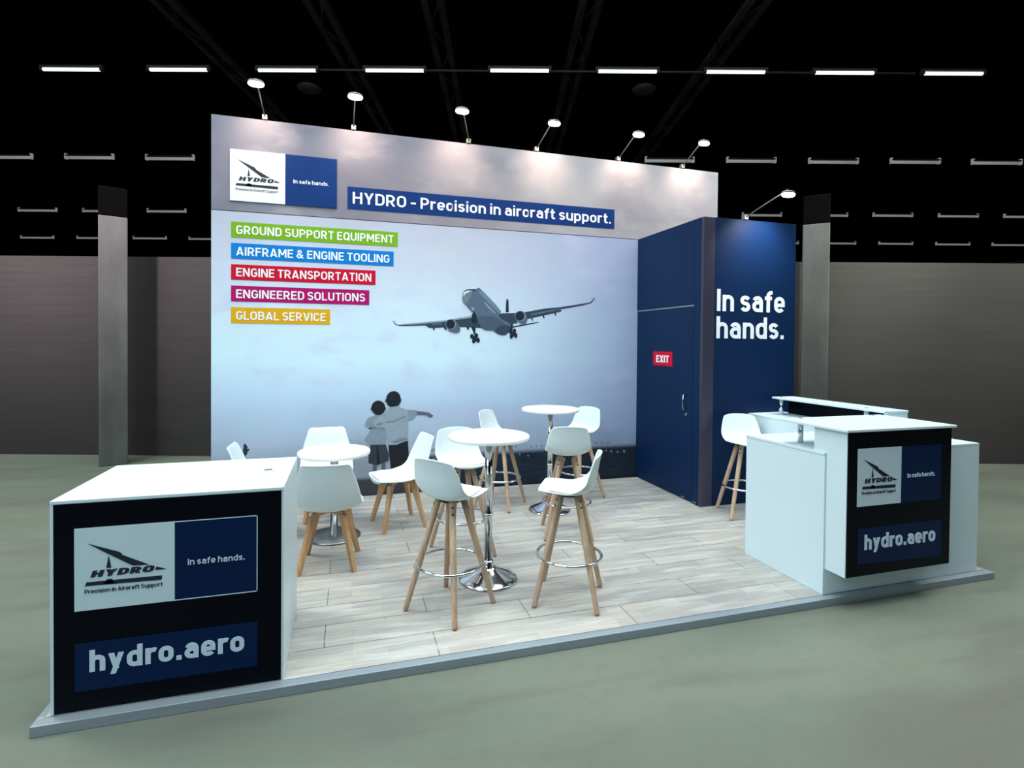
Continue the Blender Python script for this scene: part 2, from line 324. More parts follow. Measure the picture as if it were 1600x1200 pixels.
        W = 0.53; r = (0.44-h)/2; st(*(arc(W/2, xh-h-0.19, W/2-h, 0.19, 158, 0, 10)+[(W-h, 0)])); st(*([(W-h, 0.44)]+arc(h+r, h+r, r, r, 90, 270)+[(W-h, h)]))
    elif ch == 'c': W = 0.50; cee(W, xh, xh-0.24, 0.24)
    elif ch == 'd': W = 0.56; stad(h, W-h, h, xh-h); st((W-h, 0), (W-h, 1))
    elif ch == 'e': W = 0.54; r = W/2-h; st((h, 0.35), (W-h*0.4, 0.35)); st(*([(W-h, 0.35-h)]+arc(W/2, xh-h-r, r, r, 0, 180, 12)+arc(W/2, h+r, r, r, 180, 325, 10)))
    elif ch == 'f': W = 0.38; s = 0.09+h; r = 0.16; st(*([(s, 0)]+arc(s+r, 1-h-r, r, r, 180, 90, 6)+[(W, 1-h)])); st((0, xh-h), (W-0.02, xh-h))
    elif ch in 'hn': W = 0.55; r = W/2-h; st((h, 0), (h, 1 if ch == 'h' else xh)); st(*(arc(W/2, xh-h-r, r, r, 175, 0, 10)+[(W-h, 0)]))
    elif ch == 'i': W = w; st((h, 0), (h, xh)); st((h, 1-w*0.9), (h, 1))
    elif ch == 'o': W = 0.55; stad(h, W-h, h, xh-h)
    elif ch == 'p': W = 0.56; stad(h, W-h, h, xh-h); st((h, -0.22), (h, xh))
    elif ch == 'r': W = 0.38; r = 0.20; st((h, 0), (h, xh)); st(*(arc(h+r, xh-h-r, r, r, 175, 62, 7)))
    elif ch == 's': W = 0.49; ess(W, xh)
    elif ch == 't': W = 0.38; s = 0.08+h; r = 0.14; st(*([(s, 0.95)]+arc(s+r, h+r, r, r, 180, 270, 6)+[(W, h)])); st((0, xh-h), (W-0.02, xh-h))
    elif ch == 'u': W = 0.55; r = W/2-h; st((W-h, 0), (W-h, xh)); st(*([(h, xh)]+arc(W/2, h+r, r, r, 180, 355, 10)))
    elif ch == 'y': W = 0.56; dg(h*1.1, xh, W/2+h*0.1, 0.02); dg(W-h*1.1, xh, 0.17, -0.22)
    return W, S, Q
def letters(specs, name, m_, fr, parent, depth=0.002):
    """each spec: text, left, right, baseline, cap height, stroke weight, slant (all in the plane of the frame)"""
    bm = bmesh.new(); O, U, V, N = fr
    for body, x0, x1, base, cap, wt, shear in specs:
        pen = 0.0; S = []; Q = []; gap = 0.165-wt*0.35
        for ch in body:
            if ch == ' ': pen += 0.22; continue
            W, s_, q_ = glyph(ch, wt)
            S += [([(x+pen, y) for x, y in p], c_) for p, c_ in s_]; Q += [[(x+pen, y) for x, y in p] for p in q_]
            pen += W+gap
        sx = (x1-x0)/(pen-gap)
        lift = [0.0]
        def P(p, d): return bm.verts.new(O+U*(x0+p[0]*sx+shear*p[1]*cap)+V*(base+p[1]*cap)+N*(d+(lift[0] if d > 0 else 0)))
        for q in Q:
            lift[0] = (lift[0]+0.00017) % 0.0012
            t = [P(p, depth) for p in q]; b_ = [P(p, 0) for p in q]; bm.faces.new(t)
            for i in range(4): bm.faces.new((t[i], t[(i+1) % 4], b_[(i+1) % 4], b_[i]))
        for pts, closed in S:
            lift[0] = (lift[0]+0.00017) % 0.0012
            p2 = [pts[0]]
            for p in pts[1:]:
                if math.hypot(p[0]-p2[-1][0], p[1]-p2[-1][1]) > 1e-4: p2.append(p)
            if closed and math.hypot(p2[0][0]-p2[-1][0], p2[0][1]-p2[-1][1]) < 1e-4: p2.pop()
            n = len(p2); rows = []
            for i in range(n):
                a = p2[(i-1) % n] if (closed or i) else None; b_ = p2[(i+1) % n] if (closed or i < n-1) else None; c_ = p2[i]
                dirs = []
                if a is not None: l_ = math.hypot(c_[0]-a[0], c_[1]-a[1]); dirs.append(((c_[0]-a[0])/l_, (c_[1]-a[1])/l_))
                if b_ is not None: l_ = math.hypot(b_[0]-c_[0], b_[1]-c_[1]); dirs.append(((b_[0]-c_[0])/l_, (b_[1]-c_[1])/l_))
                nx = -sum(d[1] for d in dirs); ny = sum(d[0] for d in dirs); l_ = math.hypot(nx, ny) or 1; nx /= l_; ny /= l_
                k = 1/max(0.5, nx*-dirs[0][1]+ny*dirs[0][0]); e = wt/2*k
                L_ = (c_[0]+nx*e, c_[1]+ny*e); R_ = (c_[0]-nx*e, c_[1]-ny*e)
                rows.append((P(L_, depth), P(R_, depth), P(L_, 0), P(R_, 0)))
            seq = list(zip(rows, rows[1:]))+([(rows[-1], rows[0])] if closed else [])
            for a, b_ in seq:
                bm.faces.new((a[0], a[1], b_[1], b_[0])); bm.faces.new((a[1], a[3], b_[3], b_[1])); bm.faces.new((a[2], a[0], b_[0], b_[2]))
            if not closed:
                for q in (rows[0], rows[-1]): bm.faces.new((q[0], q[2], q[3], q[1]))
    bmesh.ops.recalc_face_normals(bm, faces=bm.faces[:])
    for f in bm.faces:
        c_ = f.normal.dot(N)
        if abs(c_) > 0.9 and c_ < 0: f.normal_flip()
    me = bpy.data.meshes.new(name); bm.to_mesh(me); bm.free(); me.materials.append(m_)
    o = bpy.data.objects.new(name, me); COL.objects.link(o); o.parent = parent
    return o

# ------------------------------------------------------------------ outline data of the printed picture and the emblem (metres on the wall; unit square for the emblem)
PLANE=[('deep',[(3.1351,2.0627),(3.1388,2.1689),(3.144,2.2145),(3.151,2.2238),(3.1614,2.2188),(3.1695,2.2001),(3.1747,2.0637)]),('deep',[(3.2201,1.8974),(3.3926,1.9295),(3.5391,1.9568),(3.5573,1.951),(3.5393,1.9445),(3.3928,1.9156),(3.2282,1.8808)]),('dark',[(3.3751,2.0701),(3.6198,2.1194),(3.8196,2.1419),(4.0398,2.1778),(4.2293,2.2126),(4.2897,2.2741),(4.2967,2.2679),(4.2486,2.2044),(4.1258,2.17),(3.9719,2.1397),(3.8703,2.1213),(3.8383,2.1205),(3.8471,2.0895),(3.7533,2.0661),(3.5713,2.0255),(3.4407,1.9949),(3.3961,1.9886)]),('mid',[(3.4564,2.049),(3.5872,2.0799),(3.8114,2.1221),(3.8282,2.1171),(3.6038,2.0664),(3.4566,2.036)]),('deep',[(3.4553,2.0013),(3.4732,2.0048),(3.4817,1.9673),(3.467,1.9747)]),('deep',[(3.5976,2.0353),(3.619,2.0397),(3.6293,1.9989),(3.6127,2.0047)]),('deep',[(3.755,2.0662),(3.7742,2.0705),(3.7813,2.0333),(3.7653,2.0376)]),('dark',[(1.8202,1.9387),(1.8333,1.9335),(1.8605,1.8965),(1.9069,1.8903),(2.0863,1.9109),(2.4139,1.941),(2.7262,2.0041),(2.8016,1.9976),(2.8406,1.8716),(2.6606,1.8793),(2.5861,1.878),(2.4225,1.8753),(2.3255,1.8657),(2.2293,1.8618),(2.1853,1.8905),(1.9924,1.8808),(1.9069,1.8793),(1.8528,1.8909)]),('light',[(1.8759,1.8944),(2.1336,1.9244),(2.4138,1.9555),(2.5524,1.9825),(2.7219,2.0138),(2.7263,1.9911),(2.5525,1.9631),(2.422,1.9396),(2.1971,1.9129),(1.9923,1.8949)]),('mid',[(2.261,1.9109),(2.3735,1.9194),(2.3736,1.9082),(2.261,1.8982)]),('deep',[(2.2652,1.8703),(2.2893,1.8707),(2.2951,1.8333),(2.2774,1.8426)]),('deep',[(2.39,1.8764),(2.4208,1.8769),(2.4308,1.8385),(2.4129,1.8447)]),('deep',[(2.6605,1.8825),(2.6921,1.8831),(2.6899,1.8448),(2.6732,1.8527)]),('deep',[(2.7169,1.8888),(2.7705,1.8785),(2.7672,1.8151),(2.752,1.7925),(2.7402,1.8296)]),('deep',[(2.7476,1.7738),(2.7471,1.7675),(2.7456,1.7615),(2.7432,1.7561),(2.74,1.7515),(2.7361,1.7481),(2.7318,1.746),(2.7272,1.7452),(2.7226,1.7459),(2.7182,1.7479),(2.7143,1.7513),(2.711,1.7557),(2.7085,1.761),(2.7069,1.767),(2.7063,1.7733),(2.7068,1.7796),(2.7083,1.7856),(2.7107,1.791),(2.7139,1.7955),(2.7178,1.7989),(2.7221,1.8011),(2.7267,1.8018),(2.7313,1.8012),(2.7357,1.7992),(2.7396,1.7958),(2.7429,1.7914),(2.7454,1.786),(2.747,1.7801)]),('deep',[(2.802,1.7819),(2.8015,1.7752),(2.7998,1.7689),(2.7971,1.7632),(2.7935,1.7584),(2.7891,1.7548),(2.7843,1.7525),(2.7792,1.7517),(2.7741,1.7524),(2.7692,1.7546),(2.7648,1.7581),(2.7611,1.7628),(2.7583,1.7684),(2.7566,1.7747),(2.7559,1.7813),(2.7565,1.788),(2.7581,1.7943),(2.7608,1.8),(2.7644,1.8048),(2.7687,1.8084),(2.7736,1.8107),(2.7787,1.8115),(2.7838,1.8108),(2.7887,1.8087),(2.7931,1.8052),(2.7968,1.8005),(2.7996,1.7948),(2.8013,1.7885)]),('deep',[(2.7672,1.718),(2.7668,1.7117),(2.7655,1.7057),(2.7633,1.7003),(2.7604,1.6958),(2.757,1.6924),(2.7531,1.6902),(2.749,1.6895),(2.7449,1.6902),(2.741,1.6922),(2.7375,1.6956),(2.7346,1.7001),(2.7324,1.7054),(2.731,1.7114),(2.7304,1.7177),(2.7309,1.724),(2.7322,1.73),(2.7343,1.7354),(2.7372,1.7399),(2.7406,1.7433),(2.7445,1.7454),(2.7486,1.7462),(2.7527,1.7455),(2.7566,1.7435),(2.7601,1.7401),(2.763,1.7357),(2.7653,1.7303),(2.7667,1.7243)]),('deep',[(2.8224,1.7275),(2.822,1.7208),(2.8207,1.7145),(2.8186,1.7088),(2.8157,1.704),(2.8122,1.7004),(2.8083,1.6982),(2.8042,1.6974),(2.8001,1.6981),(2.7962,1.7003),(2.7927,1.7038),(2.7897,1.7086),(2.7875,1.7142),(2.786,1.7205),(2.7855,1.7272),(2.7859,1.7338),(2.7872,1.7401),(2.7894,1.7458),(2.7923,1.7506),(2.7957,1.7542),(2.7996,1.7564),(2.8037,1.7572),(2.8078,1.7565),(2.8118,1.7544),(2.8153,1.7508),(2.8183,1.7461),(2.8205,1.7405),(2.8219,1.7342)]),('deep',[(2.7255,1.7661),(2.7789,1.7891),(2.8025,1.7183),(2.7489,1.7067)]),('deep',[(3.18,1.9233),(3.2254,1.9241),(3.2205,1.8517),(3.1807,1.8435)]),('deep',[(3.2174,1.8364),(3.217,1.8303),(3.2155,1.8245),(3.2131,1.8193),(3.2098,1.8149),(3.2059,1.8116),(3.2016,1.8095),(3.197,1.8087),(3.1924,1.8094),(3.188,1.8113),(3.184,1.8145),(3.1807,1.8188),(3.1782,1.824),(3.1766,1.8298),(3.176,1.8358),(3.1765,1.8419),(3.178,1.8477),(3.1804,1.853),(3.1836,1.8573),(3.1875,1.8607),(3.1919,1.8627),(3.1965,1.8635),(3.2011,1.8629),(3.2055,1.8609),(3.2094,1.8577),(3.2128,1.8534),(3.2153,1.8483),(3.2169,1.8425)]),('deep',[(3.2661,1.8448),(3.2657,1.8386),(3.2641,1.8328),(3.2616,1.8276),(3.2582,1.8232),(3.2541,1.8198),(3.2496,1.8177),(3.2448,1.817),(3.24,1.8176),(3.2354,1.8196),(3.2313,1.8228),(3.2278,1.8271),(3.2252,1.8323),(3.2235,1.838),(3.223,1.8441),(3.2234,1.8502),(3.225,1.856),(3.2275,1.8613),(3.2309,1.8657),(3.2349,1.869),(3.2395,1.8711),(3.2443,1.8719),(3.2491,1.8713),(3.2537,1.8693),(3.2578,1.8661),(3.2613,1.8618),(3.2639,1.8566),(3.2655,1.8509)]),('deep',[(3.2268,1.7794),(3.2263,1.773),(3.225,1.7668),(3.2227,1.7613),(3.2198,1.7567),(3.2162,1.7532),(3.2121,1.751),(3.2079,1.7503),(3.2036,1.7509),(3.1995,1.753),(3.1959,1.7565),(3.1928,1.761),(3.1905,1.7665),(3.189,1.7725),(3.1885,1.779),(3.1889,1.7854),(3.1903,1.7915),(3.1925,1.797),(3.1955,1.8017),(3.1991,1.8051),(3.2031,1.8073),(3.2073,1.8081),(3.2116,1.8074),(3.2157,1.8054),(3.2193,1.802),(3.2224,1.7974),(3.2247,1.792),(3.2262,1.7859)]),('deep',[(3.2827,1.7915),(3.2823,1.7847),(3.2809,1.7783),(3.2787,1.7724),(3.2757,1.7676),(3.272,1.7639),(3.268,1.7616),(3.2637,1.7608),(3.2594,1.7615),(3.2554,1.7637),(3.2517,1.7673),(3.2486,1.7721),(3.2463,1.7779),(3.2448,1.7843),(3.2442,1.7911),(3.2446,1.7979),(3.246,1.8043),(3.2482,1.8101),(3.2512,1.815),(3.2548,1.8187),(3.2589,1.821),(3.2631,1.8218),(3.2674,1.8211),(3.2715,1.8189),(3.2752,1.8153),(3.2783,1.8105),(3.2807,1.8048),(3.2821,1.7983)]),('deep',[(3.1968,1.8285),(3.2445,1.8482),(3.2611,1.7836),(3.2053,1.7716)]),('dark',[(3.033,2.015),(3.0563,2.0419),(3.0956,2.0496),(3.2625,2.0582),(3.2797,1.9404),(3.2237,1.9294),(3.1205,1.9222),(3.0571,1.9551)]),('body',[(2.6096,2.2052),(2.6137,2.2645),(2.6286,2.2983),(2.6563,2.3267),(2.698,2.3446),(2.7666,2.3502),(2.8128,2.337),(2.8515,2.3041),(2.9296,2.2318),(3.0241,2.1369),(3.0797,2.0689),(3.0563,2.0457),(3.0487,2.0153),(3.0964,1.971),(3.1839,1.9348),(3.2041,1.8971),(3.1808,1.8359),(3.1375,1.7973),(3.0901,1.7914),(3.0349,1.8074),(2.9797,1.8466),(2.8941,1.8453),(2.8397,1.8722),(2.8007,1.9313),(2.781,1.9944),(2.7462,2.0383),(2.7077,2.0761),(2.6541,2.1325),(2.6198,2.1649)]),('belly',[(2.8007,1.9313),(2.781,1.9944),(2.8386,2.0106),(2.9782,2.0137),(3.0569,1.9777),(3.1205,1.926),(3.2041,1.8971),(3.1808,1.8359),(3.1375,1.7973),(3.0901,1.7914),(3.0349,1.8074),(2.9797,1.8466),(2.8941,1.8453),(2.8397,1.8722)]),('dark',[(3.0419,1.8943),(3.1048,1.9106),(3.2041,1.8971),(3.1808,1.8359),(3.1375,1.7973),(3.0901,1.7914),(3.0349,1.8074),(2.9954,1.837)]),('side',[(2.8515,2.3041),(2.9296,2.2318),(3.0241,2.1369),(3.0797,2.0689),(3.0563,2.0457),(2.9773,2.119),(2.8911,2.1991),(2.8211,2.2642),(2.7976,2.3156)]),('light',[(2.8681,2.17),(2.8875,2.1691),(2.9305,2.1253),(3.0092,2.0521),(3.0014,2.0444),(2.915,2.1174)]),('cheek',[(2.6125,2.2275),(2.6266,2.2576),(2.6908,2.288),(2.7365,2.2948),(2.7141,2.2383),(2.669,2.17),(2.6388,2.1506),(2.6174,2.1796)]),('white',[(2.6271,2.2961),(2.6564,2.3253),(2.698,2.3431),(2.7666,2.3494),(2.7974,2.3416),(2.7745,2.3259),(2.7439,2.3248),(2.7225,2.3232),(2.6792,2.3187),(2.6391,2.3039)]),('white',[(2.6198,2.2574),(2.6302,2.2858),(2.6679,2.302),(2.725,2.3055),(2.6908,2.288),(2.6455,2.2656),(2.6245,2.2353)]),('deep',[(2.6338,2.2993),(2.6564,2.3142),(2.6693,2.3154),(2.6603,2.3017)]),('deep',[(2.6792,2.318),(2.7149,2.3207),(2.7165,2.3082),(2.6816,2.3054)]),('deep',[(2.7225,2.3225),(2.7401,2.3224),(2.7655,2.3017),(2.7403,2.3008)]),('light',[(2.7189,2.112),(2.7418,2.1164),(2.7535,2.0795),(2.723,2.075)]),('deep',[(2.725,2.017),(2.746,2.0681),(2.777,2.0241),(2.7813,1.9645),(2.7548,1.9193),(2.7201,1.9633)]),('engine',[(3.2492,2.0274),(3.2609,2.0597),(3.2944,2.0803),(3.3305,2.0843),(3.3669,2.0722),(3.3957,2.0307),(3.4059,1.9773),(3.3885,1.9363),(3.336,1.9299),(3.2956,1.9521),(3.2648,1.9896)]),('light',[(3.3787,2.0242),(3.3772,2.0109),(3.3726,1.9982),(3.365,1.9867),(3.3549,1.977),(3.3427,1.9697),(3.3291,1.965),(3.3148,1.9632),(3.3005,1.9644),(3.2868,1.9685),(3.2746,1.9754),(3.2644,1.9846),(3.2566,1.9957),(3.2518,2.0081),(3.25,2.0213),(3.2515,2.0346),(3.2561,2.0473),(3.2637,2.0587),(3.2737,2.0684),(3.2858,2.0758),(3.2993,2.0805),(3.3136,2.0823),(3.328,2.0812),(3.3416,2.0771),(3.3539,2.0703),(3.3643,2.0611),(3.3721,2.05),(3.377,2.0375)]),('deep',[(3.369,2.0248),(3.3677,2.0121),(3.3635,2.0001),(3.3567,1.9892),(3.3476,1.98),(3.3366,1.9731),(3.3244,1.9686),(3.3115,1.9669),(3.2986,1.9681),(3.2864,1.972),(3.2754,1.9785),(3.2661,1.9873),(3.2592,1.9978),(3.2548,2.0097),(3.2532,2.0222),(3.2546,2.0347),(3.2587,2.0468),(3.2655,2.0576),(3.2745,2.0668),(3.2854,2.0738),(3.2976,2.0782),(3.3104,2.08),(3.3233,2.0789),(3.3356,2.075),(3.3467,2.0685),(3.356,2.0598),(3.363,2.0492),(3.3674,2.0373)]),('engine',[(2.4165,1.917),(2.4365,1.9535),(2.4747,1.9664),(2.5238,1.9609),(2.5611,1.9197),(2.5879,1.8554),(2.5742,1.8188),(2.5208,1.8124),(2.4635,1.8293),(2.4307,1.865)]),('light',[(2.5349,1.9095),(2.5335,1.8965),(2.5292,1.8842),(2.5223,1.873),(2.513,1.8637),(2.5019,1.8566),(2.4895,1.8521),(2.4764,1.8505),(2.4633,1.8517),(2.4509,1.8558),(2.4397,1.8625),(2.4304,1.8715),(2.4233,1.8824),(2.4189,1.8945),(2.4173,1.9074),(2.4187,1.9203),(2.423,1.9326),(2.4298,1.9436),(2.439,1.953),(2.4501,1.9601),(2.4625,1.9646),(2.4755,1.9664),(2.4886,1.9652),(2.5011,1.9612),(2.5123,1.9545),(2.5217,1.9455),(2.5288,1.9346),(2.5333,1.9224)]),('deep',[(2.525,1.9101),(2.5238,1.8979),(2.52,1.8862),(2.5138,1.8757),(2.5056,1.8669),(2.4957,1.8602),(2.4847,1.856),(2.4731,1.8544),(2.4615,1.8556),(2.4504,1.8595),(2.4405,1.8658),(2.4322,1.8744),(2.4259,1.8846),(2.422,1.8961),(2.4206,1.9082),(2.4218,1.9204),(2.4256,1.932),(2.4317,1.9425),(2.4399,1.9513),(2.4497,1.958),(2.4607,1.9623),(2.4723,1.9639),(2.4839,1.9628),(2.495,1.9589),(2.505,1.9526),(2.5133,1.9441),(2.5197,1.9338),(2.5236,1.9223)])]
KIDS=[('small',[('skin',[(1.6301,0.9053),(1.7038,0.9031),(1.7059,0.8657),(1.6273,0.865)]),('skin',[(1.5216,0.7781),(1.5723,0.7311),(1.6211,0.7514),(1.616,0.7899)]),('hair',[(1.5557,0.7538),(1.5753,0.7259),(1.6162,0.7496),(1.5868,0.7657)]),('shirt2',[(1.5668,0.8659),(1.6302,0.8821),(1.7039,0.8829),(1.7486,0.8258),(1.7463,0.7043),(1.7531,0.5539),(1.6466,0.5486),(1.5683,0.5622),(1.5175,0.6147),(1.5676,0.696),(1.6113,0.7548),(1.5577,0.7437),(1.5197,0.7711),(1.5427,0.8325)]),('fold',[(1.6113,0.7548),(1.7441,0.7551),(1.7462,0.7246),(1.6554,0.736),(1.5871,0.7104)]),('pants2',[(1.5858,0.5594),(1.7521,0.5559),(1.7875,0.4333),(1.7838,0.3674),(1.6968,0.3397),(1.6526,0.3239),(1.5644,0.3571),(1.5669,0.4446)]),('pants',[(1.6515,0.5464),(1.6662,0.5457),(1.6869,0.3524),(1.6575,0.3287)]),('skin2',[(1.6133,0.3362),(1.6575,0.3287),(1.6501,0.2381),(1.6089,0.2406)]),('skin2',[(1.7067,0.3462),(1.7512,0.3509),(1.7518,0.2319),(1.7072,0.2346)]),('skin2',[(1.6073,0.9562),(1.6071,0.9522),(1.6062,0.9484),(1.6048,0.945),(1.603,0.9422),(1.6008,0.9401),(1.5983,0.9388),(1.5957,0.9384),(1.5931,0.939),(1.5906,0.9404),(1.5884,0.9426),(1.5865,0.9455),(1.5851,0.949),(1.5842,0.9528),(1.5839,0.9568),(1.5842,0.9609),(1.585,0.9647),(1.5864,0.9681),(1.5882,0.9709),(1.5905,0.973),(1.5929,0.9742),(1.5955,0.9746),(1.5981,0.9741),(1.6006,0.9727),(1.6028,0.9705),(1.6047,0.9676),(1.6061,0.9641),(1.607,0.9603)]),('skin2',[(1.7539,0.9554),(1.7537,0.9513),(1.7529,0.9475),(1.7518,0.9441),(1.7502,0.9412),(1.7484,0.9391),(1.7463,0.9378),(1.7441,0.9374),(1.7419,0.9379),(1.7398,0.9393),(1.7379,0.9415),(1.7363,0.9445),(1.7351,0.948),(1.7344,0.9518),(1.7341,0.9559),(1.7343,0.9599),(1.735,0.9638),(1.7362,0.9672),(1.7377,0.97),(1.7396,0.9722),(1.7417,0.9735),(1.7439,0.9739),(1.7461,0.9733),(1.7482,0.9719),(1.7501,0.9697),(1.7517,0.9668),(1.7529,0.9633),(1.7536,0.9594)]),('hair',[(1.7449,0.9657),(1.7431,0.948),(1.7376,0.9312),(1.7286,0.9163),(1.7166,0.904),(1.7022,0.8949),(1.6862,0.8895),(1.6694,0.888),(1.6526,0.8905),(1.6366,0.8968),(1.6222,0.9067),(1.6102,0.9197),(1.6012,0.935),(1.5956,0.9519),(1.5936,0.9697),(1.5954,0.9873),(1.6009,1.0039),(1.6098,1.0188),(1.6216,1.0311),(1.6359,1.0402),(1.6518,1.0458),(1.6686,1.0474),(1.6854,1.045),(1.7015,1.0388),(1.7159,1.0289),(1.728,1.016),(1.7372,1.0006),(1.7429,0.9836)]),('hair2',[(1.6896,0.9843),(1.6887,0.9776),(1.6861,0.9713),(1.6819,0.9656),(1.6763,0.961),(1.6696,0.9576),(1.6622,0.9555),(1.6543,0.955),(1.6465,0.9559),(1.639,0.9584),(1.6323,0.9622),(1.6267,0.9671),(1.6225,0.9729),(1.6198,0.9794),(1.6189,0.9861),(1.6198,0.9928),(1.6223,0.9991),(1.6265,1.0047),(1.6321,1.0094),(1.6387,1.0128),(1.6462,1.0149),(1.654,1.0155),(1.6619,1.0145),(1.6694,1.0121),(1.6761,1.0083),(1.6817,1.0034),(1.686,0.9976),(1.6886,0.9911)])]),('big',[('skin',[(1.7924,0.9919),(1.8772,0.9898),(1.8874,0.959),(1.7876,0.9585)]),('skin2',[(2.0871,0.9198),(2.1878,0.9067),(2.2344,0.8981),(2.2834,0.8604),(2.271,0.8504),(2.2503,0.8406),(2.1932,0.8714),(2.0935,0.8785)]),('pants',[(1.7828,0.5525),(1.8747,0.5524),(1.9955,0.5901),(2.0066,0.4273),(1.9775,0.2131),(1.8866,0.2186),(1.871,0.3116),(1.8165,0.2229),(1.8008,0.3563),(1.7874,0.4486)]),('shirt',[(1.7905,0.9706),(1.8823,0.9815),(1.9246,0.958),(1.9853,0.936),(1.9982,0.8177),(1.9975,0.59),(1.9148,0.5649),(1.8727,0.5464),(1.7829,0.5484),(1.7567,0.6227),(1.7422,0.7399),(1.6554,0.7461),(1.5994,0.7804),(1.6158,0.8302),(1.6989,0.8831),(1.758,0.935)]),('shirt2',[(1.9873,0.939),(2.0922,0.9279),(2.0874,0.8663),(2.055,0.8303),(1.9921,0.8128)]),('fold',[(1.7438,0.8108),(1.8431,0.8228),(1.9533,0.8703),(1.9736,0.8595),(1.8433,0.8024),(1.7488,0.7904)]),('fold',[(1.6454,0.7889),(1.7141,0.8067),(1.7241,0.7861),(1.6553,0.7663)]),('fold',[(1.7946,0.5804),(1.9145,0.6161),(1.9902,0.6231),(1.9904,0.5975),(1.8746,0.5667)]),('skin2',[(1.7643,1.0433),(1.764,1.0387),(1.7632,1.0345),(1.7618,1.0307),(1.7599,1.0275),(1.7577,1.0251),(1.7552,1.0237),(1.7525,1.0233),(1.7499,1.0238),(1.7474,1.0254),(1.7451,1.0279),(1.7432,1.0311),(1.7418,1.035),(1.7409,1.0393),(1.7406,1.0438),(1.7408,1.0483),(1.7417,1.0525),(1.7431,1.0563),(1.7449,1.0595),(1.7472,1.0619),(1.7497,1.0633),(1.7523,1.0638),(1.755,1.0632),(1.7575,1.0616),(1.7598,1.0592),(1.7617,1.0559),(1.7631,1.0521),(1.764,1.0478)]),('skin2',[(1.9211,1.0449),(1.9209,1.0403),(1.9201,1.036),(1.919,1.0322),(1.9174,1.029),(1.9155,1.0266),(1.9134,1.0251),(1.9111,1.0247),(1.9089,1.0252),(1.9068,1.0268),(1.9049,1.0293),(1.9032,1.0325),(1.902,1.0364),(1.9013,1.0408),(1.901,1.0453),(1.9012,1.0498),(1.9019,1.0541),(1.9031,1.058),(1.9047,1.0612),(1.9066,1.0636),(1.9087,1.065),(1.9109,1.0655),(1.9131,1.0649),(1.9153,1.0634),(1.9172,1.0609),(1.9188,1.0576),(1.92,1.0537),(1.9208,1.0494)]),('hair',[(1.7523,1.0587),(1.762,1.1041),(1.7866,1.134),(1.8164,1.1487),(1.8513,1.1501),(1.8814,1.1354),(1.9036,1.1064),(1.9129,1.0655),(1.9091,1.0247),(1.8923,0.9894),(1.8523,0.9782),(1.7974,0.9766),(1.7725,0.9924),(1.7575,1.0231)]),('hair2',[(1.8427,1.0873),(1.8418,1.0791),(1.8392,1.0715),(1.835,1.0646),(1.8293,1.0589),(1.8225,1.0547),(1.815,1.0522),(1.807,1.0514),(1.799,1.0525),(1.7914,1.0554),(1.7846,1.0599),(1.7789,1.0658),(1.7746,1.0728),(1.772,1.0806),(1.771,1.0887),(1.7719,1.0968),(1.7745,1.1045),(1.7787,1.1113),(1.7843,1.117),(1.7911,1.1212),(1.7986,1.1237),(1.8066,1.1245),(1.8146,1.1235),(1.8222,1.1206),(1.829,1.1161),(1.8347,1.1102),(1.839,1.1032),(1.8417,1.0954)])])]
PLANT=[('plant',[(0.3004,0.4837),(0.2953,0.5285),(0.275,0.5406),(0.2801,0.5571),(0.3003,0.5449),(0.2952,0.573),(0.3053,0.5781),(0.3002,0.6061),(0.3184,0.6354),(0.3306,0.6103),(0.3428,0.593),(0.3357,0.5711),(0.3581,0.5756),(0.3561,0.5534),(0.3358,0.5376),(0.346,0.5204),(0.3257,0.5103),(0.3227,0.477)]),('plant',[(0.3034,0.4836),(0.3227,0.4826),(0.3228,0.3822),(0.3066,0.3832)])]
BOKEH=[(4.3386,0.4575,0.018),(4.4093,0.4544,0.02),(4.4984,0.4504,0.018),(4.5346,0.4164,0.014),(4.4728,0.3545,0.012),(4.5445,0.3429,0.014),(4.6347,0.3304,0.014),(4.7253,0.3341,0.016),(4.393,0.3423,0.012),(4.1027,0.484,0.013),(3.2295,0.4686,0.013),(3.2777,0.4664,0.013),(3.4725,0.4496,0.014),(3.5381,0.4543,0.014),(3.6042,0.4513,0.014),(3.327,0.3639,0.01),(3.4328,0.3431,0.01),(2.2854,0.4681,0.02),(2.2935,0.3574,0.018),(2.9298,0.3992,0.01),(3.0311,0.4549,0.01),(4.2169,0.3669,0.012),(3.9752,0.3628,0.012)]
LOGO=[[(0.131,0.811),(0.444,0.676),(0.473,0.635),(0.736,0.489),(0.65,0.49),(0.569,0.496),(0.32,0.671)],[(0.333,0.647),(0.359,0.494),(0.31,0.494)],[(0.813,0.455),(0.914,0.412),(0.796,0.413)],[(0.118,0.343),(0.87,0.337),(0.865,0.283),(0.1,0.298)],[(0.315,0.356),(0.367,0.356),(0.378,0.33),(0.396,0.299),(0.278,0.301),(0.302,0.333)]]

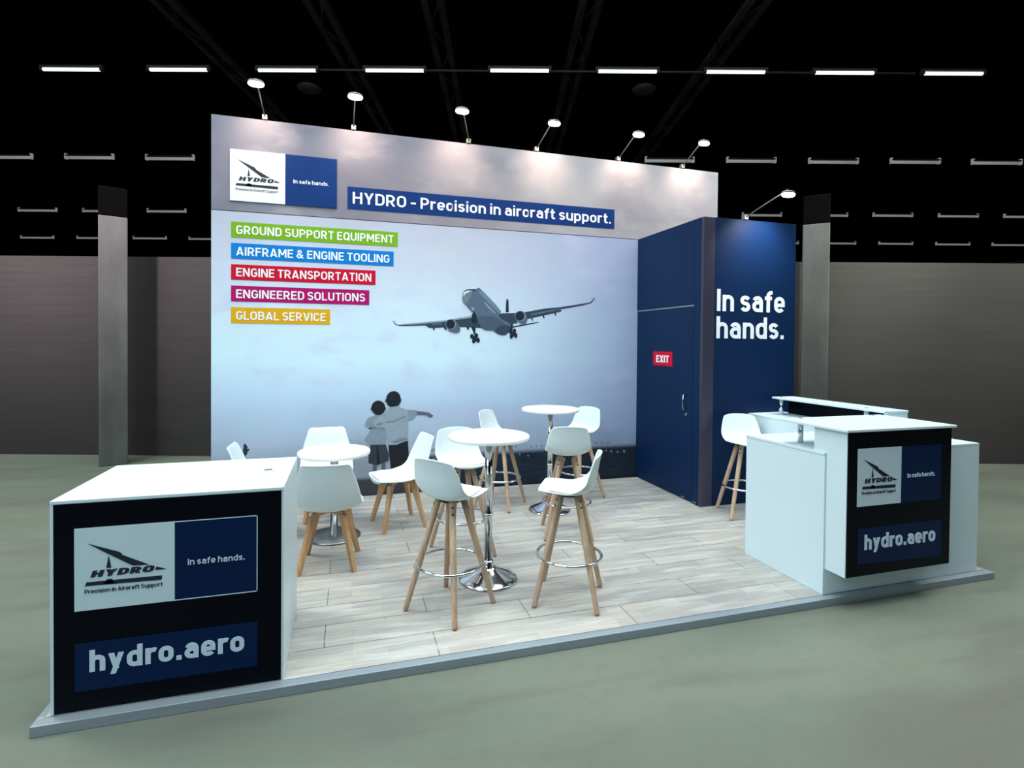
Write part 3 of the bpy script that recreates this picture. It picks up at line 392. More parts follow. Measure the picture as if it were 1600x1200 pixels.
def logo_plate(name, parent, fr, w, h, split, white, blue, ink, lett, thick, rim=None):
    """rectangular plate: emblem on a pale half, slogan on a blue half"""
    O, U, V, N = fr
    b_ = MB(); b_.prism([(0, 0), (split, 0), (split, h), (0, h)], fr, 0, thick); b_.mi = 1
    b_.prism([(split, 0), (w, 0), (w, h), (split, h)], fr, 0, thick)
    if rim:
        b_.mi = 2; t = 0.004
        for q in ([(split, h-t), (w, h-t), (w, h), (split, h)], [(split, 0), (w, 0), (w, t), (split, t)], [(w-t, 0), (w, 0), (w, h), (w-t, h)]): b_.prism(q, fr, thick, thick+0.001)
    p = b_.build(name, [white, blue]+([rim] if rim else []), parent)
    f2 = (O+N*thick, U, V, N)
    e = MB()
    for poly in LOGO: e.prism([(u*split, v*h) for u, v in poly], f2, 0, 0.0015)
    e.build('emblem', ink, p)
    sp = [('HYDRO', 0.155*split, 0.775*split, 0.398*h, 0.078*h, 0.24, 0.35)]
    letters(sp, 'emblem_lettering', ink, f2, p, 0.0015)
    letters([('Precision in Aircraft Support', 0.10*split, 0.875*split, 0.205*h, 0.05*h, 0.12, 0)], 'tagline_lettering', ink, f2, p, 0.0015)
    letters([('In safe hands.', split+0.155*(w-split), split+0.84*(w-split), 0.435*h, 0.077*h, 0.14, 0)], 'slogan_lettering', lett, f2, p, 0.0015)
    return p

# ------------------------------------------------------------------ hall
FZ = -0.05
struct(box_obj('floor', M['screed'], None, -45, 60, -20, 60, FZ-0.1, FZ))
HR = Vector((math.cos(math.radians(-16.5)), math.sin(math.radians(-16.5)), 0)); HF = Vector((-HR.y, HR.x, 0)); HA = math.radians(-16.5)
wb = box_obj('wall_back', M['cladding'], None, -14, 18, 0, 0.25, 0, 2.95-FZ)
wb.location = Vector((-2.221, 3.329, FZ)); wb.rotation_euler = (0, 0, HA); struct(wb)
CZ = 9.6
struct(box_obj('ceiling', M['black_paint_and_shade'], None, -45, 60, -20, 60, CZ, CZ+0.1))
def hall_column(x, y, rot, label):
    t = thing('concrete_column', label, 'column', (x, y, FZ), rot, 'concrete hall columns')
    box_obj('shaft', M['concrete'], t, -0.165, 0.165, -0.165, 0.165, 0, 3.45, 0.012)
    o = box_obj('painted_shade_shaft', M['black_paint_and_shade'], t, -0.165, 0.165, -0.165, 0.165, 3.45, 3.85, 0.012); o['label'] = 'unlit upper column, its darkness painted black'  # concrete fading into the dark hall, the missing light painted as black
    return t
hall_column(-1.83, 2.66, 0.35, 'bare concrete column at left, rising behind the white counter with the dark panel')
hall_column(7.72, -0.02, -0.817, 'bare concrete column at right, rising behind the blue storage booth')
ROWS = [(1, -4.88, 8.75, 1.44),
        (1, -2.47, 8.02, 1.41),
        (1, -0.04, 7.3, 1.39),
        (1, 2.36, 6.57, 1.4),
        (1, 5.13, 5.72, 1.38),
        (1, 7.52, 5.02, 1.39),
        (1, 9.91, 4.31, 1.4),
        (1, 12.32, 3.61, 1.41),
        (1, 14.72, 2.9, 1.41),
        (2, -10.03, 16.52, 1.65),
        (2, -7.3, 15.69, 1.62),
        (2, -4.62, 14.94, 1.63),
        (2, 11.93, 9.92, 1.63),
        (2, 14.6, 9.11, 1.62),
        (2, 17.32, 8.34, 1.62),
        (2, 19.95, 7.51, 1.62),
        (2, 22.65, 6.75, 1.62),
        (3, -13.32, 25.36, 1.84),
        (3, -10.28, 24.49, 1.85),
        (3, -7.22, 23.55, 1.84),
        (3, 20.62, 15.21, 1.84),
        (3, 23.63, 14.26, 1.83),
        (3, 26.57, 13.32, 1.86),
        (3, 29.62, 12.45, 1.83),
        (3, 32.67, 11.58, 1.83),
        (4, -17.28, 33.78, 1.96),
        (4, -13.88, 32.73, 1.96),
        (4, -10.5, 31.7, 2.05),
        (4, -7.19, 30.79, 1.97),
        (4, 27.03, 20.59, 2.03),
        (4, 30.36, 19.56, 2.03),
        (4, 33.67, 18.54, 2.03),
        (4, 37.09, 17.6, 2.04),
        (4, 40.48, 16.67, 2.04)]
fix = {}
ROWNAME = {1: 'brightly lit', 2: 'dim', 3: 'dim', 4: 'dim'}
for k_ in (1, 2, 3, 4):
    row = [r_ for r_ in ROWS if r_[0] == k_]; L_ = sum(r_[3] for r_ in row)/len(row)
    for i, (_, x, y, _l) in enumerate(row):
        lab = {1: 'bright tube light hanging in the nearest ceiling row, number %s from the left' % ('one two three four five six seven eight nine'.split()[min(i, 8)]),
               2: 'dim tube light in the second ceiling row, %s' % (['cut off by the left photo edge', 'second from the left photo edge', 'just left of the tall graphic wall', 'just right of the tall graphic wall top', 'second to the right of the graphic wall', 'third to the right of the graphic wall', 'second from the right photo edge', 'last one at the right photo edge'][min(i, 7)]),
               3: 'dim tube light in the third ceiling row, %s' % (['leftmost of the row', 'partly hidden by the left concrete column', 'between left column and graphic wall', 'just above the blue booth top', 'partly hidden by the right concrete column', 'first to the right of the right column', 'second to the right of the right column', 'cut off by the right photo edge'][min(i, 7)]),
               4: 'small dim tube light in the lowest farthest row, %s' % (['leftmost of the row', 'touching the left concrete column', 'right of the left concrete column', 'partly hidden by the graphic wall', 'just behind the blue booth edge', 'beside the right concrete column', 'second right of the right column', 'third right of the right column', 'cut off by the right photo edge'][min(i, 8)])}[k_]
        if i == 0:
            t = thing('tube_light', lab, 'ceiling light', (x, y, 8.0), HA, 'tube lights in hanging ceiling rows')
            t_ = 0.035 if k_ == 1 else 0.05
            MB().tube([(-L_/2, 0, 0), (L_/2, 0, 0)], t_, 10).build('tube', M['tube_on' if k_ == 1 else 'tube_dim'], t)
            MB().box(-L_/2, L_/2, -0.05, 0.05, t_, t_+0.05).build('housing', M['rail'], t)
            for sx in (-1, 1):
                MB().box(sx*L_/2-0.03, sx*L_/2+0.03, -0.045, 0.045, -t_, t_+0.06 if k_ == 1 else 0.14).build('end_cap', M['rail' if k_ == 1 else 'tube_dim'], t)
                MB().tube([(sx*L_*0.4, 0, t_+0.05), (sx*L_*0.4, 0, CZ-8.0)], 0.006, 6).build('hanger', M['black_paint_and_shade'], t)
            first = t
        else: dup(first, (x, y, 8.0), HA, lab, 'tube lights in hanging ceiling rows')
# roof trusses running away from the viewer, below the black ceiling
def truss(lat, d0, d1, label, wide=0.34):
    o = Vector((1.34, -6.0, 0))+HR*lat+HF*d0; t = thing('roof_truss', label, 'roof truss', (o.x, o.y, 8.75), HA, 'dark roof trusses')
    L_ = d1-d0
    for s in (-1, 1): MB().box(s*wide/2-0.07, s*wide/2+0.07, 0, L_, 0, 0.12).build('chord', M['truss'], t)
    b_ = MB(); n = int(L_/1.0)
    for i in range(n):
        a = i*L_/n; c_ = (i+1)*L_/n; s = 1 if i % 2 else -1
        b_.tube([(-s*wide/2, a, 0.06), (s*wide/2, c_, 0.06)], 0.025, 6)
    b_.build('lattice', M['truss'], t)
    for a in (0.2, L_-0.2): MB().box(-wide/2-0.03, wide/2+0.03, a-0.04, a+0.04, 0.12, CZ-8.75).build('hanger', M['black_paint_and_shade'], t)
truss(-1.55, 9, 26, 'dark lattice truss under the black ceiling above the tall graphic wall')
truss(-4.0, 9, 24, 'dark lattice truss under the ceiling, left of the one above the graphic wall')
truss(-7.2, 9, 24, 'dark lattice truss under the ceiling at the far left')
truss(1.75, 9, 24, 'dark lattice truss under the ceiling, right of the one above the graphic wall')
truss(5.2, 9, 24, 'dark lattice truss under the ceiling at the far right')
# conductor rail between the bright tubes, and thin rods with small plates
a = Vector((-0.75, 7.51, 0)); e = Vector((14.0, 3.12, 0))
rt = thing('light_rail', 'thin dark rail carrying the bright tube lights across the hall', 'rail', (a.x+HF.x*0.13, a.y+HF.y*0.13, 8.06), HA)
MB().box(0, (e-a).length, -0.02, 0.02, 0, 0.035).build('rail', M['rail'], rt)
for s in (0.3, 0.5, 0.7): MB().tube([((e-a).length*s, 0, 0.035), ((e-a).length*s, 0, CZ-8.06)], 0.008, 6).build('hanger', M['black_paint_and_shade'], rt)
def round_speaker(x, y, label):
    t = thing('ceiling_speaker', label, 'speaker', (x, y, 8.2), 0, 'round hanging hall speakers')
    MB().lathe([(0.02, 0), (0.28, 0.0), (0.30, 0.04), (0.20, 0.10), (0.05, 0.12)], 24).build('housing', M['rail'], t)
    MB().tube([(0, 0, 0.12), (0, 0, CZ-8.2)], 0.01, 6).build('hanger', M['black_paint_and_shade'], t)
round_speaker(0.35, 8.6, 'round dark hanging speaker under the bright tubes, above the left end of graphic wall')
round_speaker(8.6, 6.1, 'round dark hanging speaker under the bright tubes, above the right end of graphic wall')

# ------------------------------------------------------------------ raised platform
pt = thing('raised_platform', 'low stand platform with whitewashed plank floor and aluminium edge', 'platform', (0, 0, 0))
PX0, PX1, PY0, PY1 = 0.008, 6.04, -3.24, -0.002
box_obj('plank_deck', M['plank'], pt, PX0+0.03, PX1-0.03, PY0+0.055, PY1-0.02, FZ, 0.0)
def edge(x0, x1, y0, y1): MB().box(x0, x1, y0, y1, FZ, 0.0, 0.003).build('edge_trim', M['alu'], pt)
edge(PX0, PX1, PY0, PY0+0.055); edge(PX0, PX0+0.03, PY0+0.055, PY1); edge(PX1-0.03, PX1, PY0+0.055, PY1)

# ------------------------------------------------------------------ tall graphic wall
gw = thing('graphic_wall', 'tall printed wall with a cloudy sky, airliner and two children', 'display wall', (0, 0, 0))
box_obj('mural_panel', M['sky'], gw, 0, 6.078, 0, 0.08, FZ, 3.028)
box_obj('header_panel', M['sky_upper'], gw, 0, 6.078, 0, 0.08, 3.036, 3.997)
box_obj('joint', M['seam'], gw, 0.002, 6.076, 0.004, 0.078, 3.028, 3.036)
WF = frame((0, 0, 0), (1, 0, 0), (0, 0, 1), (0, -1, 0))
def print_poly(polys, name, parent, base=0.0004, step=0.0002):
    keys = []
    b_ = MB()
    for i, (key, pts) in enumerate(polys):
        if key not in keys: keys.append(key)
        b_.mi = keys.index(key); b_.prism(pts, WF, base, base+0.0002+step*(i+1))
    return b_.build(name, [M['print_'+q] for q in keys], parent)
o = print_poly(PLANE, 'printed_airliner', gw); o['label'] = 'grey printed airliner landing with its wheels down'
for key, polys in KIDS:
    o = print_poly(polys, 'printed_child', gw, 0.0004 if key == 'small' else 0.004)
    o['label'] = 'smaller printed child seen from behind in short trousers' if key == 'small' else 'taller printed child seen from behind, pointing right'
print_poly(PLANT, 'printed_plant', gw)
bk = []
for x, z, r_ in BOKEH: bk.append(('bokeh', [(x+r_*math.cos(q*PI/8), z+r_*math.sin(q*PI/8)) for q in range(16)]))
print_poly(bk, 'printed_city_lights', gw)
logo_plate('logo_plate', gw, frame((0.174, 0, 3.138), (1, 0, 0), (0, 0, 1), (0, -1, 0)), 1.046, 0.525, 0.527, M['plate_white'], M['royal'], M['ink'], M['letter'], 0.012)
def strip(name, m_, x0, x1, z0, z1, text, tx0, tx1, tb, cap, bold):
    p = MB().prism([(x0, z0), (x1, z0), (x1, z1), (x0, z1)], WF, 0, 0.003).build(name, m_, gw)
    letters([(text, tx0, tx1, tb, cap, bold, 0)], 'strip_lettering', M['letter'], frame((0, -0.003, 0), (1, 0, 0), (0, 0, 1), (0, -1, 0)), p)
    p['label'] = m_.name.replace('_', ' ')+' with white capital lettering' if text.isupper() else 'royal blue headline strip with white lettering'
strip('headline_strip', M['royal'], 1.33, 4.549, 3.142, 3.385, 'HYDRO - Precision in aircraft support.', 1.385, 4.50, 3.205, 0.125, 0.150)
for m_, x1, z0, z1, tx in ((M['green'], 1.870, 2.763, 2.923, 'GROUND SUPPORT EQUIPMENT'), (M['azure'], 1.826, 2.543, 2.705, 'AIRFRAME & ENGINE TOOLING'), (M['red'], 1.631, 2.327, 2.486, 'ENGINE TRANSPORTATION'), (M['magenta'], 1.565, 2.104, 2.267, 'ENGINEERED SOLUTIONS'), (M['yellow'], 1.155, 1.880, 2.045, 'GLOBAL SERVICE')):
    strip('service_strip', m_, 0.184, x1, z0, z1, tx, 0.232, x1-0.045, z0+0.036, 0.088, 0.155)

# ------------------------------------------------------------------ blue storage booth
BX0, BX1, BY0, BY1, BH = 4.887, 6.074, -1.304, -0.002, 3.032
bt = thing('storage_booth', 'dark blue storage booth with a door, right of the graphic wall', 'booth', (0, 0, 0))
box_obj('front_panel', M['navy'], bt, BX0+0.141, BX1, BY0, BY0+0.04, 0.002, BH)
MB().box(BX0, BX0+0.14, BY0-0.002, BY0+0.04, 0.002, BH, 0.004).build('corner_post', mat('navy_corner_profile', (74, 72, 92), 0.42, 0.6, vary=0.05, scale=1.5), bt)
box_obj('jamb_panel', M['navy'], bt, BX0, BX0+0.04, BY0+0.041, -1.158, 0.002, BH)
box_obj('overdoor_panel', M['navy'], bt, BX0, BX0+0.04, -1.154, BY1, 2.128, BH)
box_obj('transom_profile', M['alu'], bt, BX0+0.006, BX0+0.04, -1.152, BY1, 2.112, 2.127)
box_obj('right_panel', M['navy'], bt, BX1-0.04, BX1, BY0+0.041, BY1, 0.002, BH)
dr = box_obj('door', M['navy'], bt, BX0+0.002, BX0+0.04, -1.150, -0.01, 0.012, 2.108)
MB().tube([(BX0+0.002, -1.042, 1.15), (BX0-0.035, -1.042, 1.15), (BX0-0.04, -1.042, 1.14), (BX0-0.04, -1.042, 1.005), (BX0-0.035, -1.042, 0.995), (BX0+0.002, -1.042, 0.995)], 0.008, 10).build('handle', M['chrome'], dr)
MB().tube([(BX0+0.002, -1.05, 0.938), (BX0-0.012, -1.05, 0.938)], 0.018, 16).build('lock', M['steel'], dr)
for y in (-1.02, -1.22): MB().box(BX0-0.012, BX0, y-0.035, y+0.035, 0.02, 0.034).build('hinge_plate', M['steel'], bt)
TF = frame((BX0+0.002, 0, 0), (0, -1, 0), (0, 0, 1), (-1, 0, 0))
es = MB().prism([(0.386, 1.448), (0.779, 1.448), (0.779, 1.614), (0.386, 1.614)], TF, 0, 0.004).build('exit_sign', M['red'], bt)
letters([('EXIT', 0.455, 0.715, 1.487, 0.083, 0.19, 0)], 'exit_lettering', M['letter'], frame((BX0-0.002, 0, 0), (0, -1, 0), (0, 0, 1), (-1, 0, 0)), es)
letters([('In safe', 5.058, 5.932, 2.055, 0.232, 0.165, 0), ('hands.', 5.056, 5.928, 1.768, 0.232, 0.165, 0)], 'slogan_lettering', M['letter'], frame((0, BY0, 0), (1, 0, 0), (0, 0, 1), (0, -1, 0)), bt, 0.003)

# ------------------------------------------------------------------ arm lamps on top of the walls
def arm_lamp(base, head, label, watts, tgt):
    bx_, by_, bz = base; t = thing('arm_lamp', label, 'spotlight', base, 0, 'arm spotlights on the stand walls')
    hx, hy, hz = (Vector(head)-Vector(base))
    MB().box(-0.025, 0.025, 0.0, 0.05, 0.0, 0.05, 0.004).build('clamp', M['lamp_body'], t)
    d = Vector((hx, hy, hz)); MB().tube([(0, 0, 0.03), d*0.5+Vector((0, 0, 0.03)), d+Vector((0, 0, 0.02))], 0.007, 8).build('arm', M['lamp_body'], t)
    h = MB(); h.lathe([(0.03, 0.006), (0.06, 0.003), (0.073, -0.006), (0.072, -0.02), (0.02, -0.02)], 24)
    for v in h.bm.verts: v.co = Vector((v.co.x, v.co.y*0.6, v.co.z))+d
    ho = h.build('lamp_head', M['lamp_body'], t)
    l_ = MB(); l_.lathe([(0.02, -0.021), (0.073, -0.021), (0.075, -0.034), (0.066, -0.048), (0.04, -0.054), (0.01, -0.055)], 24)
    for v in l_.bm.verts: v.co = Vector((v.co.x, v.co.y*0.6, v.co.z))+d
    l_.build('lens', M['lamp_lens'], ho)
    lp = Vector(base)+d+Vector((0, 0, -0.075))
    lamp('lamp_beam', 'SPOT', lp, tgt, watts, (1.0, 0.76, 0.56) if watts < 40 else (0.84, 0.88, 1.0), 0.04, spot=math.radians(105), blend=1.0)
for bx_, hx, lab in ((0.502, 0.47, 'arm spotlight leaning left over the logo plate, leftmost on the graphic wall'), (1.391, 1.403, 'upright arm spotlight, second from the left on graphic wall'), (2.67, 2.52, 'arm spotlight with a head turned left, third from the left on graphic wall'), (3.502, 3.589, 'arm spotlight leaning right, fourth from the left on graphic wall'), (4.595, 4.673, 'arm spotlight above the end of the headline, fifth on graphic wall'), (5.525, 5.589, 'arm spotlight nearest the right end of the graphic wall')):
    arm_lamp((bx_, -0.02, 4.0), (hx, -0.35, 4.235), lab, 30, (hx, 0.02, 3.75))
arm_lamp((5.40, BY0-0.02, BH), (5.57, -1.70, 3.24), 'arm spotlight on top of the blue booth front', 75, (5.57, BY0, 2.7))

# ------------------------------------------------------------------ white counter at the left with a dark front panel
LX0, LX1, LY0, LY1, LH = 0.060, 1.037, -3.181, -2.464, 0.972
lc = thing('info_counter', 'white box counter at left with dark navy logo front', 'counter', (0, 0, 0))
box_obj('counter_body', M['white'], lc, LX0, LX1, LY0, LY1, 0.002, LH-0.016)
MB().box(LX0, LX1, LY0-0.002, LY1, LH-0.016, LH, 0.002).build('counter_top', M['white'], lc)
LF = frame((0, LY0, 0), (1, 0, 0), (0, 0, 1), (0, -1, 0))
MB().prism([(0.074, 0.004), (1.025, 0.004), (1.025, 0.955), (0.074, 0.955)], LF, 0, 0.002).build('front_panel', M['navy_front'], lc)
L2 = frame((0.154, LY0-0.002, 0.463), (1, 0, 0), (0, 0, 1), (0, -1, 0))
logo_plate('logo_plate', lc, L2, 0.763, 0.378, 0.402, M['pale_plate'], M['blue_plate'], M['ink'], M['letter_blue'], 0.002, M['letter_blue'])
wp = MB().prism([(0.154, 0.093), (0.917, 0.093), (0.917, 0.313), (0.154, 0.313)], LF, 0, 0.004).build('web_address_plate', M['blue_plate'], lc)
letters([('hydro.aero', 0.212, 0.858, 0.178, 0.100, 0.192, 0)], 'web_address_lettering', M['letter_blue'], frame((0, LY0-0.004, 0), (1, 0, 0), (0, 0, 1), (0, -1, 0)), wp)
MB().lathe([(0.0, LH), (0.032, LH), (0.032, LH+0.003), (0.0, LH+0.003)], 24, (0.92, -2.82)).build('cable_outlet', M['white'], lc)
MB().box(0.895, 0.935, -2.812, -2.80, LH+0.003, LH+0.009).build('cable_outlet_flap', M['steel'], lc)
cd = MB().box(-0.045, 0.045, -0.03, 0.03, 0, 0.002).build('paper_card', M['paper'], None, (0.212, -2.93, LH+0.0005)); cd.rotation_euler = (0, 0, 0.3)
tag(cd, 'small white paper card lying on the left end of the white counter', 'card')

# ------------------------------------------------------------------ reception counter at the right: front desk and side desk
RX0, RX1, RY0, RY1, RH = 4.455, 5.464, -3.184, -2.452, 0.972
rc = thing('reception_counter', 'white reception counter with a projecting navy logo box and glass shelf', 'counter', (0, 0, 0))
box_obj('counter_body', M['white'], rc, RX0, RX1-0.001, RY0, RY1, 0.002, RH-0.02)
MB().box(RX0-0.003, RX1-0.001, RY0+0.001, RY1+0.003, RH-0.019, RH, 0.002).build('worktop', M['white'], rc)
SX0, SX1, SY0, SY1, SZ0, SZ1 = 4.468, 5.405, -3.338, RY0-0.001, 0.18, 1.137
b_ = MB(); b_.box(SX0, SX1, SY0, SY1, SZ0, RH+0.001); b_.box(SX0, SX1, SY0, SY1+0.10, RH+0.001, SZ1)
sb = b_.build('sign_box', M['white'], rc)
RF = frame((0, SY0, 0), (1, 0, 0), (0, 0, 1), (0, -1, 0))
MB().prism([(SX0+0.006, SZ0), (SX1, SZ0), (SX1, SZ1), (SX0+0.006, SZ1)], RF, 0, 0.002).build('front_panel', M['navy_front'], rc)
logo_plate('logo_plate', rc, frame((4.556, SY0-0.002, 0.642), (1, 0, 0), (0, 0, 1), (0, -1, 0)), 0.752, 0.383, 0.382, M['pale_plate'], M['blue_plate'], M['ink'], M['letter_blue'], 0.002, M['blue_plate'])
wp = MB().prism([(4.566, 0.262), (5.32, 0.240), (5.32, 0.496), (4.566, 0.496)], RF, 0, 0.004).build('web_address_plate', M['blue_plate'], rc)
letters([('hydro.aero', 4.625, 5.262, 0.352, 0.100, 0.192, 0)], 'web_address_lettering', M['letter_blue'], frame((0, SY0-0.004, 0), (1, 0, 0), (0, 0, 1), (0, -1, 0)), wp)
MB().box(4.440, 5.425, -3.362, -2.80, SZ1, SZ1+0.018, 0.003).build('shelf', M['white'], rc)
for x in (4.602, 5.30):
    po = MB().tube([(x, -2.838, RH), (x, -2.838, SZ1)], 0.019, 20).build('shelf_post', M['chrome'], rc)
    MB().lathe([(0.0, SZ1+0.018), (0.014, SZ1+0.018), (0.012, SZ1+0.024), (0.0, SZ1+0.025)], 16, (x, -2.838)).build('post_cap', M['steel'], po)
sc_ = thing('side_counter', 'white side counter reaching back to the blue booth with a narrow glass shelf', 'counter', (0, 0, 0))
box_obj('counter_body', M['white'], sc_, 5.466, 5.945, -3.178, -1.312, 0.002, RH-0.02)
MB().box(5.466, 5.947, -3.178, -1.312, RH-0.019, RH, 0.002).build('worktop', M['white'], sc_)
MB().box(5.655, 5.93, -2.66, -1.44, SZ1, SZ1+0.018, 0.003).build('shelf', M['white'], sc_)
box_obj('back_board', M['navy_front'], sc_, 5.895, 5.922, -2.62, -1.42, RH, SZ1)
box_obj('end_block', M['white'], sc_, 5.70, 5.925, -2.655, -2.622, RH, SZ1)
for y in (-1.50, -2.45):
    po = MB().tube([(5.72, y, RH), (5.72, y, SZ1)], 0.019, 20).build('shelf_post', M['chrome'], sc_)
    MB().lathe([(0.0, SZ1+0.018), (0.014, SZ1+0.018), (0.012, SZ1+0.024), (0.0, SZ1+0.025)], 16, (5.72, y)).build('post_cap', M['steel'], po)

# ------------------------------------------------------------------ tables
def bar_table(loc, label, h=1.04, r=0.29):
    t = thing('bar_table', label, 'table', loc, 0, 'round white bar tables')
    MB().lathe([(0.0, h-0.028), (r-0.004, h-0.028), (r, h-0.024), (r, h-0.004), (r-0.004, h), (0.0, h)], 64).build('tabletop', M['tabletop'], t)
    MB().lathe([(0.10, h-0.036), (0.11, h-0.030), (0.11, h-0.0285), (0.0, h-0.0285)], 32).build('mounting_plate', M['steel'], t)
    MB().lathe([(0.0, 0.46), (0.029, 0.46), (0.029, h-0.03), (0.0, h-0.03)], 28).build('upper_pole', M['chrome'], t)
    b_ = MB(); b_.lathe([(0.0, 0.10), (0.027, 0.10), (0.027, 0.455), (0.032, 0.46), (0.032, 0.475), (0.0, 0.475)], 28); b_.build('lower_pole', M['chrome'], t)
    MB().lathe([(0.0, 0.0), (0.21, 0.0), (0.214, 0.006), (0.205, 0.014), (0.16, 0.034), (0.11, 0.056), (0.07, 0.076), (0.048, 0.092), (0.038, 0.115), (0.036, 0.135), (0.0, 0.135)], 64).build('base', M['chrome'], t)
    return t
bar_table((2.318, -2.345, 0), 'white round bar table on a chrome trumpet foot, nearest the camera')
bar_table((3.326, -0.985, 0), 'white round bar table on a chrome foot, farther one near the blue booth')
lt = thing('low_table', 'low white round table with a flat grey metal base among the chairs', 'table', (1.232, -1.2, 0))
h = 0.752; r = 0.303
MB().lathe([(0.0, h-0.034), (r-0.005, h-0.034), (r, h-0.028), (r, h-0.005), (r-0.005, h), (0.0, h)], 64).build('tabletop', M['tabletop'], lt)
MB().box(-0.11, 0.11, -0.02, 0.02, h-0.052, h-0.034).build('mounting_plate', M['black'], lt)
MB().lathe([(0.0, 0.02), (0.034, 0.02), (0.034, h-0.04), (0.0, h-0.04)], 28).build('pole', M['chrome'], lt)
MB().lathe([(0.0, 0.0), (0.222, 0.0), (0.225, 0.008), (0.215, 0.016), (0.05, 0.022), (0.0, 0.022)], 56).build('base', M['steel'], lt)

# ------------------------------------------------------------------ seats
def shell(prof, nu=12, thick=0.007):
    """moulded bucket: prof rows are (y, z, half width, edge lift, edge forward)"""
    def cr(a, b2, c_, d, t): return 0.5*((2*b2)+(-a+c_)*t+(2*a-5*b2+4*c_-d)*t*t+(-a+3*b2-3*c_+d)*t**3)
    rows = []
    n = len(prof)
    for i in range(n-1):
        q = [prof[max(i-1, 0)], prof[i], prof[i+1], prof[min(i+2, n-1)]]
        for s in range(5):
            rows.append([cr(q[0][j], q[1][j], q[2][j], q[3][j], s/5) for j in range(5)])
    rows.append(list(prof[-1]))
    N_ = len(rows)
    def pt_(k, u):
        y, z, hw, lift, fo = rows[k]; e_ = abs(u)**2.6
        return Vector((u*hw, y+fo*e_, z+lift*e_))
    bm = bmesh.new(); grid = [[bm.verts.new(pt_(k, -1+2*i/nu)) for i in range(nu+1)] for k in range(N_)]
    # round the four corners of the sheet
    for k in range(N_-1):
        for i in range(nu): bm.faces.new((grid[k][i], grid[k][i+1], grid[k+1][i+1], grid[k+1][i]))
    for f in bm.faces: f.smooth = True
    bmesh.ops.recalc_face_normals(bm, faces=bm.faces[:])
    if sum(f.normal.z for f in bm.faces) < 0: bmesh.ops.reverse_faces(bm, faces=bm.faces[:])
    return bm, rows
def finish(bm, name, m_, parent, thick, off):
    me = bpy.data.meshes.new(name); bm.to_mesh(me); bm.free(); me.materials.append(m_)
    o = bpy.data.objects.new(name, me); COL.objects.link(o); o.parent = parent
    s = o.modifiers.new('thickness', 'SOLIDIFY'); s.thickness = thick; s.offset = off
    s2 = o.modifiers.new('smooth', 'SUBSURF'); s2.levels = 1; s2.render_levels = 1
    return o
STOOL_PROF = [(0.205, 0.720, 0.105, 0.004, -0.03), (0.206, 0.733, 0.140, 0.004, -0.02), (0.180, 0.742, 0.168, 0.010, 0.0), (0.09, 0.730, 0.188, 0.020, 0.0), (0.0, 0.716, 0.195, 0.032, 0.0), (-0.085, 0.720, 0.196, 0.052, 0.015), (-0.142, 0.750, 0.195, 0.058, 0.03), (-0.168, 0.815, 0.188, 0.035, 0.04), (-0.182, 0.895, 0.174, 0.012, 0.036), (-0.196, 0.965, 0.152, 0.0, 0.028), (-0.204, 0.990, 0.128, -0.012, 0.022)]
def pad_mesh(prof, k0, k1, inset, rise):
    sub = [(y, z+rise, hw*inset, lf*0.55, fo*0.6) for y, z, hw, lf, fo in prof[k0:k1]]
    sub[0] = (sub[0][0], sub[0][1]-rise*0.6, sub[0][2]*0.85, sub[0][3], sub[0][4]); sub[-1] = (sub[-1][0]+0.012, sub[-1][1]-rise*0.6, sub[-1][2]*0.9, sub[-1][3], sub[-1][4])
    return shell(sub)
def make_stool(label, group):
    t = thing('bar_stool', label, 'bar stool', (0, 0, 0), 0, group)
    bm, rows = shell(STOOL_PROF); finish(bm, 'seat_shell', M['plastic'], t, 0.010, -1)
    bm, _ = pad_mesh(STOOL_PROF, 2, 7, 0.80, 0.012); finish(bm, 'seat_pad', M['pad'], t, 0.014, -0.4)
    MB().lathe([(0.0, 0.688), (0.07, 0.688), (0.075, 0.692), (0.075, 0.703), (0.06, 0.708), (0.0, 0.708)], 28).build('mounting_plate', M['black'], t)
    for sx, sy in ((1, 1), (1, -1), (-1, -1), (-1, 1)):
        a = Vector((sx*0.056, sy*0.056, 0.702)); f = Vector((sx*0.200, sy*0.200, 0.006))
        lg = MB().tube([f, f.lerp(a, 0.02), f.lerp(a, 0.5), a], [0.0155, 0.017, 0.0205, 0.0215], 16).build('leg', M['wood'], t)
        nrm = Vector((sx, sy, 0.1)).normalized()
        for q in (0.90, 0.955):
            p_ = f.lerp(a, q); MB().tube([p_+nrm*0.010, p_+nrm*0.0235], 0.0065, 10).build('bolt', M['black'], lg)
    MB().torus(0.214, 0.0095, 0.292).build('foot_ring', M['chrome'], t)
    return t
CHAIR_PROF = [(0.242, 0.420, 0.125, 0.006, -0.03), (0.246, 0.440, 0.165, 0.008, -0.02), (0.222, 0.458, 0.205, 0.010, 0.0), (0.12, 0.448, 0.236, 0.020, 0.0), (0.0, 0.434, 0.246, 0.035, 0.0), (-0.11, 0.436, 0.247, 0.055, 0.01), (-0.180, 0.470, 0.246, 0.055, 0.03), (-0.215, 0.545, 0.238, 0.03, 0.04), (-0.242, 0.640, 0.222, 0.010, 0.038), (-0.268, 0.740, 0.196, 0.0, 0.03), (-0.287, 0.802, 0.176, 0.003, 0.02), (-0.298, 0.822, 0.152, 0.003, 0.012)]
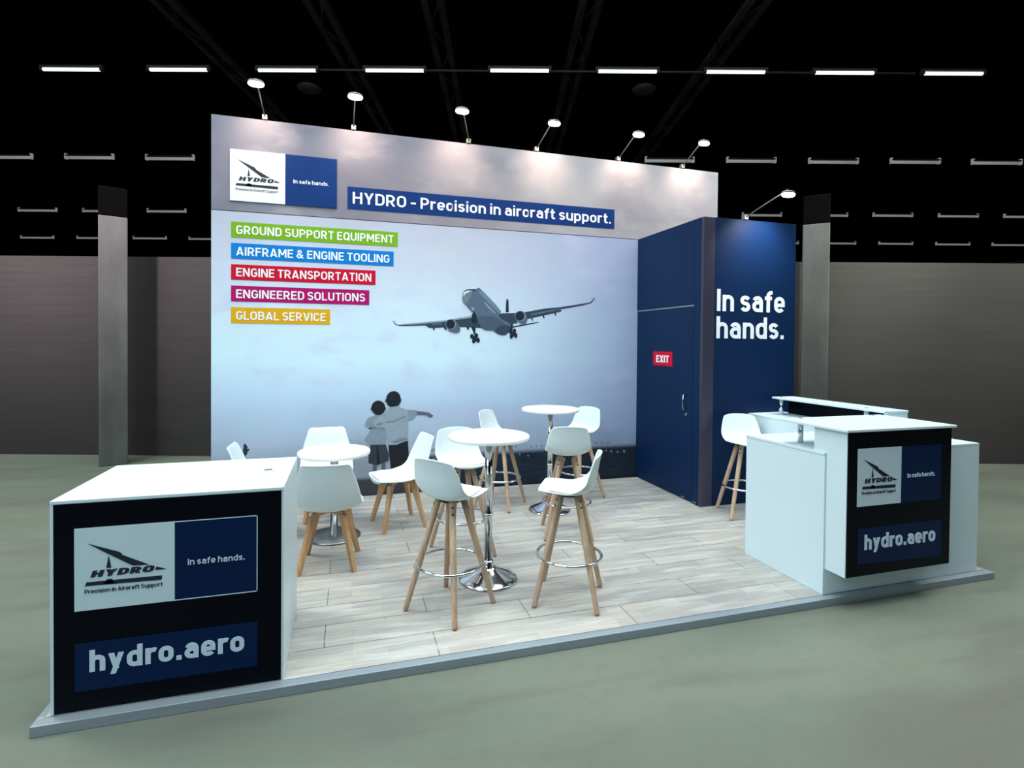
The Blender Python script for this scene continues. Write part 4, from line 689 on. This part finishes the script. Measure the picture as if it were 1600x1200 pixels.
def make_chair(label, group):
    t = thing('cushioned_chair', label, 'chair', (0, 0, 0), 0, group)
    bm, rows = shell(CHAIR_PROF); finish(bm, 'seat_shell', M['plastic'], t, 0.011, -1)
    bm, _ = pad_mesh(CHAIR_PROF, 2, 7, 0.84, 0.016); finish(bm, 'seat_cushion', M['pad'], t, 0.022, -0.4)
    for sx, sy in ((1, 1), (1, -1), (-1, -1), (-1, 1)):
        a = Vector((sx*0.105, sy*0.105, 0.405)); f = Vector((sx*0.195, sy*0.195, 0.0))
        d = Vector((sx, sy, 0)).normalized(); e_ = Vector((-sy, sx, 0)).normalized()
        rg = []
        for p_, w_, th in ((f, 0.015, 0.014), (f.lerp(a, 0.6), 0.021, 0.017), (a, 0.034, 0.018)):
            rg.append([p_+d*w_+e_*th, p_-d*w_+e_*th, p_-d*w_-e_*th, p_+d*w_-e_*th])
        o_ = MB().rings(rg).build('leg', M['wood_dark'], t)
        for f_ in o_.data.polygons: f_.use_smooth = False
    b_ = MB()
    for s in (1, -1):
        d = Vector((1, s, 0)).normalized(); e_ = Vector((-s, 1, 0)).normalized(); L_ = 0.155
        b_.rings([[Vector((0, 0, 0.408))+d*x+e_*0.017+Vector((0, 0, -0.014)), Vector((0, 0, 0.408))+d*x-e_*0.017+Vector((0, 0, -0.014)), Vector((0, 0, 0.408))+d*x-e_*0.017+Vector((0, 0, 0.014)), Vector((0, 0, 0.408))+d*x+e_*0.017+Vector((0, 0, 0.014))] for x in (-L_, L_)])
    o_ = b_.build('cross_frame', M['wood_dark'], t)
    for f_ in o_.data.polygons: f_.use_smooth = False
    return t
def face(deg): return math.radians(deg-90)
G1 = 'white bar stools with beech legs'
STOOLS = [(1.979, -2.677, 40, 'white bar stool left of the nearest bar table, its shell back to the camera'),
          (2.770, -2.754, 150.5, 'white bar stool right of the nearest bar table, seen from the side facing left'),
          (2.240, -1.820, -80, 'white bar stool behind the nearest bar table, its seat facing the camera'),
          (2.880, -0.700, -42, 'white bar stool near the wall, left of the farther bar table'),
          (3.230, -1.640, 73, 'white bar stool in front of the farther bar table, back to the camera'),
          (3.800, -0.640, 205, 'white bar stool behind right of the farther bar table, facing left'),
          (5.165, -1.625, -110, 'white bar stool between the blue booth and reception counter')]
first = make_stool(STOOLS[0][3], G1); first.location = (STOOLS[0][0], STOOLS[0][1], 0); first.rotation_euler = (0, 0, face(STOOLS[0][2]))
for x, y, a, lab in STOOLS[1:]: dup(first, (x, y, 0), face(a), lab, G1)
G2 = 'white cushioned chairs around the low table'
CHAIRS = [(1.215, -1.770, 85, 'white cushioned chair in front of the low table, back to the camera'),
          (1.800, -1.030, 193, 'white cushioned chair right of the low table, side view facing left'),
          (1.150, -0.620, -88, 'white cushioned chair behind the low table, facing the camera'),
          (0.690, -1.120, 0, 'white cushioned chair left of the low table, only its back top showing over the counter')]
first = make_chair(CHAIRS[0][3], G2); first.location = (CHAIRS[0][0], CHAIRS[0][1], 0); first.rotation_euler = (0, 0, face(CHAIRS[0][2]))
for x, y, a, lab in CHAIRS[1:]: dup(first, (x, y, 0), face(a), lab, G2)
